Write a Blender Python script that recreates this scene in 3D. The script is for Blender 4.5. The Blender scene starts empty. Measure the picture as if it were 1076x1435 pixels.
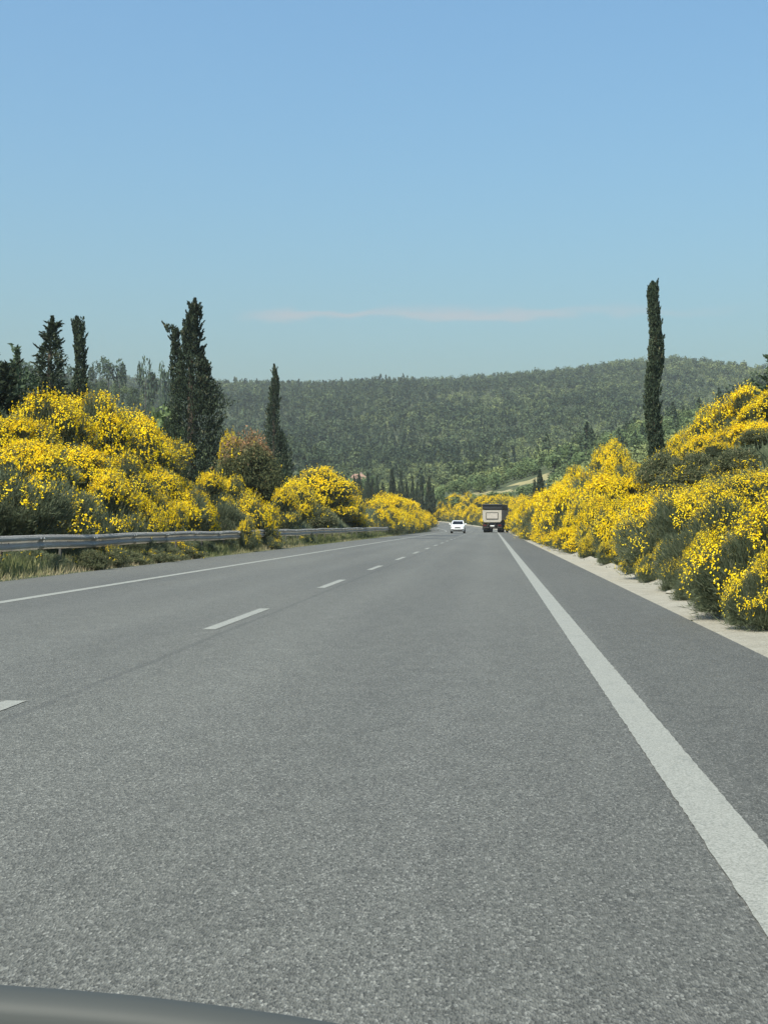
import bpy, bmesh, math, random
import numpy as np
from mathutils import Vector, Matrix

scene = bpy.context.scene
COL = scene.collection
R = math.radians

# ------------------------------------------------------------------ camera
FPX, PW, PH = 1900.0, 1076.0, 1435.0          # focal length in photograph pixels
CAMH, YAW, PITCH = 1.1, R(4.54), R(0.53)
cd = bpy.data.cameras.new('camera'); cam = bpy.data.objects.new('camera', cd); COL.objects.link(cam)
cam.location = (0, 0, CAMH); cam.rotation_euler = (R(90) + PITCH, 0, YAW)
cd.sensor_fit = 'VERTICAL'; cd.sensor_height = 36.0; cd.lens = FPX / PH * 36.0
cd.clip_start = 0.05; cd.clip_end = 9000
scene.camera = cam

# ------------------------------------------------------------------ sky, sun, exposure
SUN_EL, SUN_AZ = 56.0, -150.0                  # azimuth clockwise from the road direction (+Y)
w = bpy.data.worlds.new('World'); scene.world = w; w.use_nodes = True
nt = w.node_tree; nt.nodes.clear()
def N(t, ty, **kw):
    n = t.nodes.new(ty)
    for k, v in kw.items(): setattr(n, k, v)
    return n
out = N(nt, 'ShaderNodeOutputWorld'); bg = N(nt, 'ShaderNodeBackground')
sky = N(nt, 'ShaderNodeTexSky', sky_type='NISHITA', sun_disc=False)
sky.sun_elevation = R(SUN_EL); sky.sun_rotation = R(SUN_AZ)
sky.air_density = 2.0; sky.dust_density = 3.0; sky.ozone_density = 10.0; sky.altitude = 0
SKY_STRENGTH = 0.112
bg.inputs['Strength'].default_value = SKY_STRENGTH
# one thin streak of cloud low over the hills
tc = N(nt, 'ShaderNodeTexCoord'); sp = N(nt, 'ShaderNodeSeparateXYZ')
nt.links.new(tc.outputs['Generated'], sp.inputs[0])
def M(t, op, a, b=None, c=None):
    n = N(t, 'ShaderNodeMath', operation=op)
    for i, v in enumerate((a, b, c)):
        if v is None: continue
        if isinstance(v, (int, float)): n.inputs[i].default_value = v
        else: t.links.new(v, n.inputs[i])
    return n.outputs[0]
def maprange(t, v, a, b, c, d, smooth=True):
    n = N(t, 'ShaderNodeMapRange', interpolation_type='SMOOTHSTEP' if smooth else 'LINEAR')
    t.links.new(v, n.inputs[0])
    for i, q in enumerate((a, b, c, d)): n.inputs[i + 1].default_value = q
    return n.outputs[0]
mp = N(nt, 'ShaderNodeMapping'); mp.inputs['Scale'].default_value = (18, 18, 70)
nt.links.new(tc.outputs['Generated'], mp.inputs[0])
cn = N(nt, 'ShaderNodeTexNoise'); cn.inputs['Scale'].default_value = 1.0; cn.inputs['Detail'].default_value = 5
nt.links.new(mp.outputs[0], cn.inputs['Vector'])
azim = M(nt, 'DIVIDE', sp.outputs[0], sp.outputs[1])
wob = M(nt, 'MULTIPLY_ADD', cn.outputs[0], 0.026, sp.outputs[2])
band = M(nt, 'MULTIPLY', maprange(nt, wob, 0.161, 0.1665, 0, 1), maprange(nt, wob, 0.1675, 0.1725, 1, 0))
bandx = M(nt, 'MULTIPLY', maprange(nt, azim, -0.20, -0.15, 0, 1), maprange(nt, azim, -0.02, 0.22, 1, 0))
cm_ = M(nt, 'MULTIPLY', M(nt, 'MULTIPLY', band, bandx), maprange(nt, cn.outputs[0], 0.3, 0.6, 0.15, 1))
cm_ = M(nt, 'MULTIPLY', cm_, M(nt, 'GREATER_THAN', sp.outputs[1], 0.0))
wb = N(nt, 'ShaderNodeMix', data_type='RGBA', blend_type='MULTIPLY'); wb.inputs['Factor'].default_value = 1.0      # white balance of the sky light
nt.links.new(sky.outputs[0], wb.inputs['A']); wb.inputs['B'].default_value = (.845, 1.0, 1.04, 1)
mx = N(nt, 'ShaderNodeMix', data_type='RGBA')
nt.links.new(M(nt, 'MULTIPLY', cm_, 0.42), mx.inputs['Factor']); nt.links.new(wb.outputs['Result'], mx.inputs['A'])
mx.inputs['B'].default_value = (4.2, 3.5, 3.4, 1)
nt.links.new(mx.outputs['Result'], bg.inputs['Color']); nt.links.new(bg.outputs[0], out.inputs['Surface'])

sd = bpy.data.lights.new('sun', 'SUN'); sun = bpy.data.objects.new('sun', sd); COL.objects.link(sun)
sd.energy = 4.6; sd.angle = R(0.5); sd.color = (1.0, 0.955, 0.81)
el, az = R(SUN_EL), R(SUN_AZ)
to_sun = Vector((math.sin(az) * math.cos(el), math.cos(az) * math.cos(el), math.sin(el)))
sun.rotation_euler = to_sun.to_track_quat('Z', 'Y').to_euler(); sun.location = (-40, 0, 80)
scene.view_settings.view_transform = 'Standard'; scene.view_settings.look = 'None'
scene.view_settings.exposure = 0.57; scene.view_settings.gamma = 1.0
scene.cycles.volume_bounces = 0; scene.cycles.max_bounces = 6; scene.cycles.transparent_max_bounces = 8

rng = np.random.default_rng(7); random.seed(7)

# ------------------------------------------------------------------ helpers
def tag(o, label=None, cat=None, group=None, kind=None):
    if label: o['label'] = label
    if cat: o['category'] = cat
    if group: o['group'] = group
    if kind: o['kind'] = kind
    return o
def link(o, parent=None):
    COL.objects.link(o)
    if parent is not None: o.parent = parent
    return o
def empty(name, loc=(0, 0, 0), rz=0):
    o = bpy.data.objects.new(name, None); o.location = loc; o.rotation_euler = (0, 0, rz); o.empty_display_size = 0.3
    return link(o)
def copy_tree(o, parent=None):
    c = o.copy(); COL.objects.link(c); c.parent = parent
    for ch in list(o.children): copy_tree(ch, c)
    return c
def mesh_np(name, V, F, mats, mi=None, tint=None, smooth=False):
    """V (n,3), F (m,k) all faces with k corners"""
    me = bpy.data.meshes.new(name); V = np.asarray(V, np.float32); F = np.asarray(F, np.int32)
    me.vertices.add(len(V)); me.vertices.foreach_set('co', V.ravel())
    k = F.shape[1]
    me.loops.add(F.size); me.loops.foreach_set('vertex_index', F.ravel())
    me.polygons.add(len(F)); me.polygons.foreach_set('loop_start', np.arange(0, F.size, k, dtype=np.int32))
    if mi is not None: me.polygons.foreach_set('material_index', np.asarray(mi, np.int32))
    if smooth: me.polygons.foreach_set('use_smooth', np.ones(len(F), bool))
    me.update(calc_edges=True)
    for m in mats: me.materials.append(m)
    if tint is not None:
        a = me.attributes.new('tint', 'FLOAT', 'FACE'); a.data.foreach_set('value', np.asarray(tint, np.float32))
    return me
def nrm(a): return a / np.maximum(np.linalg.norm(a, axis=-1, keepdims=True), 1e-9)
def rdir(n): return nrm(rng.normal(size=(n, 3)))
def blades(c, axis, l, wd):
    """leaf-shaped quads centred on c along axis, half length l, half width wd"""
    n = len(c); axis = nrm(axis); s = nrm(np.cross(axis, rdir(n)))
    l = np.broadcast_to(np.asarray(l, float), (n,))[:, None]; wd = np.broadcast_to(np.asarray(wd, float), (n,))[:, None]
    V = np.stack([c - axis * l, c + s * wd - axis * l * .1, c + axis * l, c - s * wd - axis * l * .1], 1).reshape(-1, 3)
    return V, np.arange(4 * n).reshape(n, 4)
def blades_n(c, nor, l, wd):
    """leaf-shaped quads lying across the direction nor"""
    n = len(c); a = nrm(np.cross(nor, rdir(n))); s = np.cross(nor, a); l = l[:, None]; wd = wd[:, None]
    V = np.stack([c - a * l, c + s * wd - a * l * .1, c + a * l, c - s * wd - a * l * .1], 1).reshape(-1, 3)
    return V, np.arange(4 * n).reshape(n, 4)
def vnoise(p, seed=0):
    """cheap smooth noise, about -1..1, from a fixed sum of waves"""
    r = np.random.default_rng(seed); v = np.zeros(len(p))
    for k in range(7):
        d = r.normal(size=p.shape[1]); d *= (0.7 + 0.35 * k) / np.linalg.norm(d); v += np.sin(p @ d + r.uniform(0, 6.28)) / (1 + .25 * k)
    return v / 2.6
class MB:
    """collects shapes into one bmesh"""
    def __init__(s): s.bm = bmesh.new()
    def box(s, c, d, bevel=0.0, rot=None):
        r = bmesh.ops.create_cube(s.bm, size=1.0); vs = r['verts']
        m = Matrix.Translation(c) @ (rot or Matrix()) @ Matrix.Diagonal((*d, 1)); bmesh.ops.transform(s.bm, matrix=m, verts=vs)
        if bevel: bmesh.ops.bevel(s.bm, geom=list({e for v in vs for e in v.link_edges}), offset=bevel, segments=2, affect='EDGES', profile=.6)
        return s
    def cyl(s, c, r, h, axis='Z', seg=20, r2=None):
        q = bmesh.ops.create_cone(s.bm, cap_ends=True, segments=seg, radius1=r, radius2=r if r2 is None else r2, depth=h)
        m = {'Z': Matrix(), 'X': Matrix.Rotation(R(90), 4, 'Y'), 'Y': Matrix.Rotation(R(90), 4, 'X')}[axis]
        bmesh.ops.transform(s.bm, matrix=Matrix.Translation(c) @ m, verts=q['verts']); return s
    def loft(s, rings, cap=True, closed=True):
        vv = [[s.bm.verts.new(p) for p in ring] for ring in rings]
        n = len(vv[0])
        for a, b in zip(vv, vv[1:]):
            for i in range(n if closed else n - 1):
                j = (i + 1) % n; s.bm.faces.new((a[i], a[j], b[j], b[i]))
        if cap: s.bm.faces.new(vv[0][::-1]); s.bm.faces.new(vv[-1])
        return s
    def tube(s, pts, rad, seg=8):
        rings = []
        for i, p in enumerate(pts):
            a = Vector(pts[max(i - 1, 0)]); b = Vector(pts[min(i + 1, len(pts) - 1)]); t = (b - a).normalized()
            u = t.orthogonal().normalized(); v = t.cross(u); r = rad[i] if hasattr(rad, '__len__') else rad
            if i and abs((pu := prev) .dot(t)) < .9: u = (prev - t * prev.dot(t)).normalized(); v = t.cross(u)
            prev = u
            rings.append([Vector(p) + u * r * math.cos(k / seg * 6.2832) + v * r * math.sin(k / seg * 6.2832) for k in range(seg)])
        return s.loft(rings)
    def build(s, name, mat, parent=None, smooth=False):
        bmesh.ops.recalc_face_normals(s.bm, faces=s.bm.faces)
        me = bpy.data.meshes.new(name); s.bm.to_mesh(me); s.bm.free()
        for m in (mat if isinstance(mat, (list, tuple)) else [mat]): me.materials.append(m)
        if smooth:
            for p in me.polygons: p.use_smooth = True
            if smooth is not True: me.set_sharp_from_angle(angle=R(smooth))
        return link(bpy.data.objects.new(name, me), parent)

# ------------------------------------------------------------------ materials
def new_mat(name):
    m = bpy.data.materials.new(name); m.use_nodes = True; t = m.node_tree; t.nodes.clear()
    o = N(t, 'ShaderNodeOutputMaterial'); return m, t, o
def ramp(t, v, stops):
    n = N(t, 'ShaderNodeValToRGB'); e = n.color_ramp.elements
    while len(e) < len(stops): e.new(.5)
    for q, (p, c) in zip(e, stops): q.position = p; q.color = (*c, 1)
    t.links.new(v, n.inputs[0]); return n.outputs[0]
def noise(t, scale, detail=3, rough=.55, vec=None, dist=0):
    n = N(t, 'ShaderNodeTexNoise'); n.inputs['Scale'].default_value = scale; n.inputs['Detail'].default_value = detail
    n.inputs['Roughness'].default_value = rough; n.inputs['Distortion'].default_value = dist
    if vec is not None: t.links.new(vec, n.inputs['Vector'])
    return n.outputs[0]
def objco(t, scale=None):
    n = N(t, 'ShaderNodeNewGeometry').outputs['Position']
    if scale:
        m = N(t, 'ShaderNodeMapping'); m.inputs['Scale'].default_value = scale; t.links.new(n, m.inputs[0]); n = m.outputs[0]
    return n
def mixc(t, f, a, b, blend='MIX'):
    n = N(t, 'ShaderNodeMix', data_type='RGBA', blend_type=blend)
    for k, v in (('Factor', f), ('A', a), ('B', b)):
        if isinstance(v, (int, float)): n.inputs[k].default_value = v
        elif isinstance(v, tuple): n.inputs[k].default_value = (*v, 1)
        else: t.links.new(v, n.inputs[k])
    return n.outputs['Result']
def bsdf(t, o, col, rough=.6, metal=0, spec=.5, normal=None):
    b = N(t, 'ShaderNodeBsdfPrincipled')
    for k, v in (('Base Color', col), ('Roughness', rough), ('Metallic', metal), ('Specular IOR Level', spec)):
        if isinstance(v, tuple): b.inputs[k].default_value = (*v, 1)
        elif isinstance(v, (int, float)): b.inputs[k].default_value = v
        else: t.links.new(v, b.inputs[k])
    if normal is not None: t.links.new(normal, b.inputs['Normal'])
    t.links.new(b.outputs[0], o.inputs['Surface']); return b
def bump(t, h, strength, dist):
    n = N(t, 'ShaderNodeBump'); n.inputs['Strength'].default_value = strength; n.inputs['Distance'].default_value = dist
    t.links.new(h, n.inputs['Height']); return n.outputs[0]
def leaf_mat(name, stops, trans=.25, rough=.7, vary=0.0):
    """foliage: colour runs along the per-face tint, some light passes through"""
    m, t, o = new_mat(name)
    a = N(t, 'ShaderNodeAttribute', attribute_name='tint').outputs['Fac']
    c = ramp(t, a, stops)
    if vary:
        oi = N(t, 'ShaderNodeObjectInfo').outputs['Random']
        h = N(t, 'ShaderNodeHueSaturation'); t.links.new(c, h.inputs['Color'])
        t.links.new(maprange(t, oi, 0, 1, 1 - vary, 1 + vary, False), h.inputs['Value']); c = h.outputs[0]
    d = N(t, 'ShaderNodeBsdfDiffuse'); tr = N(t, 'ShaderNodeBsdfTranslucent'); mx = N(t, 'ShaderNodeMixShader')
    t.links.new(c, d.inputs[0]); t.links.new(c, tr.inputs[0]); mx.inputs[0].default_value = trans
    t.links.new(d.outputs[0], mx.inputs[1]); t.links.new(tr.outputs[0], mx.inputs[2]); t.links.new(mx.outputs[0], o.inputs['Surface'])
    return m
def plain(name, col, rough=.5, metal=0, spec=.5, nscale=0, namt=.15):
    m, t, o = new_mat(name)
    c = col
    if nscale:
        f = noise(t, nscale, 4, .6, objco(t)); dk = tuple(x * (1 - namt * 2) for x in col); c = ramp(t, f, [(.3, dk), (.7, col)])
    bsdf(t, o, c, rough, metal, spec); return m

MT = {}
MT['flower'] = leaf_mat('broom_flower', [(0, (.58, .35, .005)), (.25, (.82, .55, .008)), (.7, (.93, .71, .02)), (1, (.95, .80, .13))], .3, vary=.08)
MT['twig'] = leaf_mat('broom_twig', [(0, (.085, .105, .062)), (.5, (.155, .18, .105)), (.9, (.23, .24, .15)), (1, (.34, .30, .2))], .4, vary=.15)
MT['dry'] = leaf_mat('dry_twig', [(0, (.08, .065, .045)), (.5, (.15, .125, .08)), (.85, (.24, .19, .115)), (1, (.30, .26, .12))], .2, vary=.1)
MT['shrub'] = leaf_mat('shrub_leaf', [(0, (.065, .082, .045)), (.5, (.14, .155, .082)), (.85, (.235, .22, .12)), (1, (.33, .26, .16))], .35, vary=.1)
MT['rust'] = leaf_mat('rust_leaf', [(0, (.075, .088, .042)), (.45, (.15, .15, .07)), (.75, (.26, .17, .085)), (1, (.36, .20, .11))], .2)
MT['cypress'] = leaf_mat('cypress_leaf', [(0, (.03, .044, .028)), (.6, (.055, .074, .046)), (.93, (.095, .115, .068)), (1, (.16, .15, .09))], .2, vary=.12)
MT['pine'] = leaf_mat('pine_needle', [(0, (.04, .062, .04)), (.5, (.068, .098, .058)), (1, (.11, .14, .075))], .15, vary=.15)
MT['wood'] = leaf_mat('wood_crown', [(0, (.040, .060, .036)), (.35, (.076, .104, .056)), (.7, (.14, .172, .078)), (1, (.22, .25, .10))], .15)
MT['round'] = leaf_mat('round_crown', [(0, (.09, .13, .06)), (.5, (.15, .20, .09)), (1, (.22, .265, .115))], .3, vary=.2)
MT['grass'] = leaf_mat('grass_blade', [(0, (.09, .11, .05)), (.45, (.18, .20, .085)), (.7, (.32, .30, .15)), (1, (.46, .38, .24))], .35)
MT['bark'] = plain('bark', (.12, .09, .065), .9, nscale=14, namt=.25)

# asphalt: pale and dark chips in dark binder, soft wheel tracks, darker paved shoulder
def asphalt():
    m, t, o = new_mat('asphalt'); p = objco(t)
    sx = N(t, 'ShaderNodeSeparateXYZ'); t.links.new(p, sx.inputs[0])
    v = N(t, 'ShaderNodeTexVoronoi'); v.inputs['Scale'].default_value = 145; pl = objco(t, (1, .45, 1)); t.links.new(pl, v.inputs['Vector'])
    hs = N(t, 'ShaderNodeSeparateColor'); t.links.new(v.outputs['Color'], hs.inputs[0])
    chips = ramp(t, hs.outputs[0], [(0, (.036, .0365, .033)), (.35, (.101, .101, .089)), (.85, (.162, .161, .142)), (1, (.30, .297, .265))])
    fine = noise(t, 210, 2, .6, pl)
    col = mixc(t, .35, chips, ramp(t, fine, [(.3, (.055, .0555, .049)), (.7, (.172, .172, .150))]))
    big = noise(t, .35, 5, .6, objco(t, (1, .12, 1)))
    col = mixc(t, 1.0, col, ramp(t, big, [(.25, (.79, .79, .80)), (.75, (1.15, 1.145, 1.12))]), 'MULTIPLY')
    med = noise(t, 5, 4, .65, objco(t, (1, .5, 1)))
    col = mixc(t, 1.0, col, ramp(t, med, [(.3, (.9, .9, .9)), (.7, (1.08, 1.08, 1.08))]), 'MULTIPLY')
    # paler wheel tracks, older darker shoulder, a dark paving joint beside the dashes
    X = sx.outputs[0]
    sh = maprange(t, X, .9, 1.1, 1.0, .87); col = mixc(t, 1.0, col, sh, 'MULTIPLY')
    for c0 in (-1.85, -.25, -5.6, -4.1):
        g = M(t, 'POWER', 2.718, M(t, 'MULTIPLY', M(t, 'POWER', M(t, 'ABSOLUTE', M(t, 'SUBTRACT', X, c0)), 2.0), -9.0))
        col = mixc(t, 1.0, col, M(t, 'MULTIPLY_ADD', g, .09, .98), 'MULTIPLY')
    sw = noise(t, .5, 3, .6, objco(t, (.2, 1, 1)))
    jd = M(t, 'ABSOLUTE', M(t, 'SUBTRACT', M(t, 'MULTIPLY_ADD', sw, .08, X), -2.68))
    col = mixc(t, M(t, 'MULTIPLY', maprange(t, jd, .015, .05, 1, 0), .3), col, (.05, .05, .047))
    b = bump(t, M(t, 'ADD', v.outputs['Distance'], fine), .9, .006)
    bsdf(t, o, col, .78, 0, .35, b); return m
MT['asphalt'] = asphalt()
def paint():
    m, t, o = new_mat('road_paint'); p = objco(t)
    wear = noise(t, 60, 5, .75, p); wear2 = noise(t, 5, 4, .7, objco(t, (1, .6, 1)))
    f = maprange(t, M(t, 'MULTIPLY_ADD', wear2, .55, wear), .58, .72, 0, 1)
    grain = noise(t, 130, 3, .7, p)
    col = ramp(t, grain, [(.32, (.115, .115, .097)), (.5, (.25, .249, .216)), (.72, (.335, .332, .296))])
    col = mixc(t, f, (.15, .155, .14), col)
    bsdf(t, o, col, .7, 0, .3, bump(t, grain, .5, .004)); return m
MT['paint'] = paint()
def ground_mat():
    m, t, o = new_mat('ground'); p = objco(t)
    a = noise(t, .35, 6, .6, p); b = noise(t, 6, 5, .7, p)
    c = ramp(t, M(t, 'MULTIPLY_ADD', b, .35, a), [(.5, (.045, .056, .030)), (.75, (.07, .085, .045)), (.97, (.12, .12, .065))])
    bsdf(t, o, c, .95, 0, .1, bump(t, b, .6, .1)); return m
MT['ground'] = ground_mat()
def verge_mat():
    m, t, o = new_mat('verge'); p = objco(t)
    a = noise(t, 3, 6, .65, p); b = noise(t, 45, 5, .75, p)
    c = mixc(t, .5, ramp(t, a, [(.3, (.19, .175, .135)), (.7, (.36, .335, .275))]), ramp(t, b, [(.3, (.15, .14, .11)), (.7, (.50, .465, .385))]))
    bsdf(t, o, c, .95, 0, .1, bump(t, b, .7, .03)); return m
MT['verge'] = verge_mat()
def meadow_mat():
    m, t, o = new_mat('meadow'); p = objco(t)
    a = noise(t, .2, 5, .6, p); b = noise(t, 3, 4, .7, p)
    c = mixc(t, .35, ramp(t, a, [(.3, (.22, .20, .10)), (.7, (.33, .28, .15))]), ramp(t, b, [(.3, (.12, .13, .05)), (.7, (.34, .29, .15))]))
    bsdf(t, o, c, .95, 0, .1); return m
MT['meadow'] = meadow_mat()
def zinc():
    m, t, o = new_mat('galvanised'); p = objco(t)
    a = noise(t, 2.5, 5, .65, objco(t, (1, .35, 2))); b = noise(t, 25, 4, .7, objco(t, (1, .4, 2.5)))
    c = mixc(t, .4, ramp(t, a, [(.3, (.43, .405, .36)), (.7, (.60, .575, .52))]), ramp(t, b, [(.3, (.28, .255, .22)), (.65, (.60, .575, .53))]))
    bsdf(t, o, c, .6, .1, .4); return m
MT['zinc'] = zinc()
MT['oldzinc'] = plain('weathered_zinc', (.13, .125, .115), .7, .3, nscale=8, namt=.2)
MT['rust_bolt'] = plain('bolt_dark', (.04, .035, .03), .7)

# ------------------------------------------------------------------ terrain
def sstep(a, b, x): t = np.clip((x - a) / (b - a), 0, 1); return t * t * (3 - 2 * t)
def xc(y):
    y = np.asarray(y, float); q = np.clip(y, 200, 440) - 200
    return -q * q / 900.0 - np.clip(y - 440, 0, 200) * (240 / 450.0)
def zr(y):
    y = np.asarray(y, float); q = np.clip(y, 200, 290) - 200
    return .00014 * q * q + np.clip(y - 290, 0, 300) * .025
def px_x(px, Y):                              # lateral position of a photograph column at distance Y along the road
    return Y * np.tan(np.arctan((np.asarray(px, float) - PW / 2) / FPX) - YAW)
def py_z(py, D): return CAMH + (735 - np.asarray(py, float)) / FPX * D
_rp = np.array([-700, -300, 0, 150, 300, 450, 530, 600, 700, 800, 870, 940, 1000, 1060, 1200, 1600, 2200])
_rz = np.array([505, 512, 520, 527, 534, 539, 534, 535, 529, 521, 511, 507, 511, 519, 530, 540, 560])
_sp = np.array([400, 560, 640, 700, 780, 900, 1000, 1076, 1400, 2000]); _sz = np.array([715, 690, 672, 662, 634, 600, 575, 550, 500, 480])
_lp = np.array([-900, -300, 0, 150, 250, 300, 400, 480, 560]); _lz = np.array([500, 505, 522, 527, 540, 556, 610, 660, 715])
def hills(x, y):
    x = np.asarray(x, float); y = np.asarray(y, float)
    far = np.interp(x, px_x(_rp, 1300), py_z(_rz, 1300) - 5)
    a = np.clip((y - 430) / 870, 0, 1.0); prof = .75 * a + .25 * a * a * (3 - 2 * a)
    prof = np.where(y > 1300, np.maximum(1 - ((y - 1300) / 900) ** 2, .2), prof)
    p2 = np.stack([x / 60, y / 75], -1).reshape(-1, 2); n = vnoise(p2, 3).reshape(x.shape)
    far = far * prof + n * 6 * sstep(500, 700, y) * (1 - sstep(1000, 1300, y))
    sp = np.interp(x, px_x(_sp, 430), py_z(_sz, 430) - 3.5) * sstep(120, 430, y) * (1 - .5 * sstep(470, 650, y))
    lf = np.interp(x, px_x(_lp, 470), py_z(_lz, 470) - 7) * sstep(110, 470, y) * (1 - .5 * sstep(520, 750, y))
    return np.maximum(np.maximum(far, 5), np.maximum(sp, lf)) + .5 * vnoise(p2 * 4, 9).reshape(x.shape)
def ground(x, y):
    x = np.asarray(x, float); y = np.asarray(y, float)
    d = x - xc(y); z0 = zr(y)
    rt = np.interp(d, [2.2, 3.4, 4.3, 7.6, 20, 60], [-.03, .0, .35, 3.4, 5.2, 6.5])
    u = -d
    lt = np.interp(u, [9.2, 10.6, 11.3, 14.4, 22, 60], [-.03, .02, .15, 2.8, 3.4, 4.5])
    c = z0 - .03 + np.where(d > 0, rt, lt) + .03
    c = np.where((d > -9.2) & (d < 2.2), z0 - .03, c)
    n = vnoise(np.stack([x / 1.7, y / 2.1], -1).reshape(-1, 2), 5).reshape(x.shape)
    c = c + n * .12 * (sstep(3.4, 5, d) + sstep(11, 12.5, u))
    wl = np.maximum(sstep(16, 55, np.abs(np.where(d > 0, d, u - 8))), sstep(520, 620, y))
    return c * (1 - wl) + hills(x, y) * wl
def gz(x, y): return float(ground(np.array([x]), np.array([y]))[0])

def build_ground():
    ds = np.unique(np.concatenate([np.arange(-3000, -600, 150), np.arange(-600, -25, 8.), np.arange(-25, -9, .4), np.arange(-9.2, 2.3, 2.3),
                                   np.arange(2.2, 22, .4), np.arange(22, 600, 8.), np.arange(600, 3001, 150)]).round(3))
    ys = np.unique(np.concatenate([np.arange(-80, 160, 2.5), np.arange(160, 560, 5.), np.arange(560, 1500, 12.), np.arange(1500, 3501, 100)]))
    D, Y = np.meshgrid(ds, ys); X = D + xc(Y); Z = ground(X, Y)
    V = np.stack([X, Y, Z], -1).reshape(-1, 3); n = len(ds); m = len(ys)
    i = np.arange((m - 1) * n).reshape(m - 1, n)[:, :-1].ravel()
    F = np.stack([i, i + 1, i + n + 1, i + n], 1)
    tag(link(bpy.data.objects.new('ground', mesh_np('ground', V, F, [MT['ground']], smooth=True))), kind='structure')
build_ground()
def strip(d0, d1, ys, lift, nd=2, jit=0.0):
    """sheet that follows the road between lateral offsets"""
    ys = np.asarray(ys, float); ds = np.linspace(0, 1, nd); V = []
    a = np.full(len(ys), float(d0)); b = np.full(len(ys), float(d1))
    if jit:
        a = a + rng.normal(0, jit, len(ys)); b = b + rng.normal(0, jit, len(ys))      # ragged edges
    D = a[:, None] + (b - a)[:, None] * ds[None, :]; Y = np.repeat(ys[:, None], nd, 1)
    V = np.stack([D + xc(Y), Y, zr(Y) + lift], -1).reshape(-1, 3)
    i = np.arange((len(ys) - 1) * nd).reshape(-1, nd)[:, :-1].ravel()
    return V, np.stack([i, i + 1, i + nd + 1, i + nd], 1)
def struct(name, V, F, mat):
    return tag(link(bpy.data.objects.new(name, mesh_np(name, V, F, [mat]))), kind='structure')
YS = np.concatenate([np.arange(-60, 200, 4.), np.arange(200, 560, 4.)])
struct('road', *strip(-9.4, 2.27, YS, 0, 8), MT['asphalt'])
rng = np.random.default_rng(3)
YF = np.concatenate([np.arange(-20, 70, .35), np.arange(70, 330, 2.)])
V, F = strip(2.2, 3.1, YF, .0, 5, .018); V[:, 2] += np.tile([-.012, .006, .012, .02, .10], len(YF)); V[0::5, 0] += .05 * vnoise(YF[:, None] * .9, 4) + .03 * vnoise(YF[:, None] * 3.1, 5) ; struct('verge', V, F, MT['verge'])

def marking(name, d, wd, y0, y1, step=2.0):
    global rng; rng = np.random.default_rng(int(abs(d * 100) + y0 + 50))
    ys = np.unique(np.concatenate([np.arange(y0, min(y1, 45), .06), np.arange(max(y0, 45), y1 + step * .5, step), [y1]]))
    return strip(d - wd / 2, d + wd / 2, ys, .004, 2, .0022)
struct('edge_line', *marking('edge_line', .83, .2, -20, 420), MT['paint'])
struct('edge_line', *marking('edge_line', -6.9, .2, -20, 420), MT['paint'])
for k in range(-2, 32):
    y0 = 14.0 + 9.3 * k
    struct('lane_dash', *marking('lane_dash', -2.95, .14, y0, y0 + 3.55, 3.55 / 4), MT['paint'])

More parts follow.
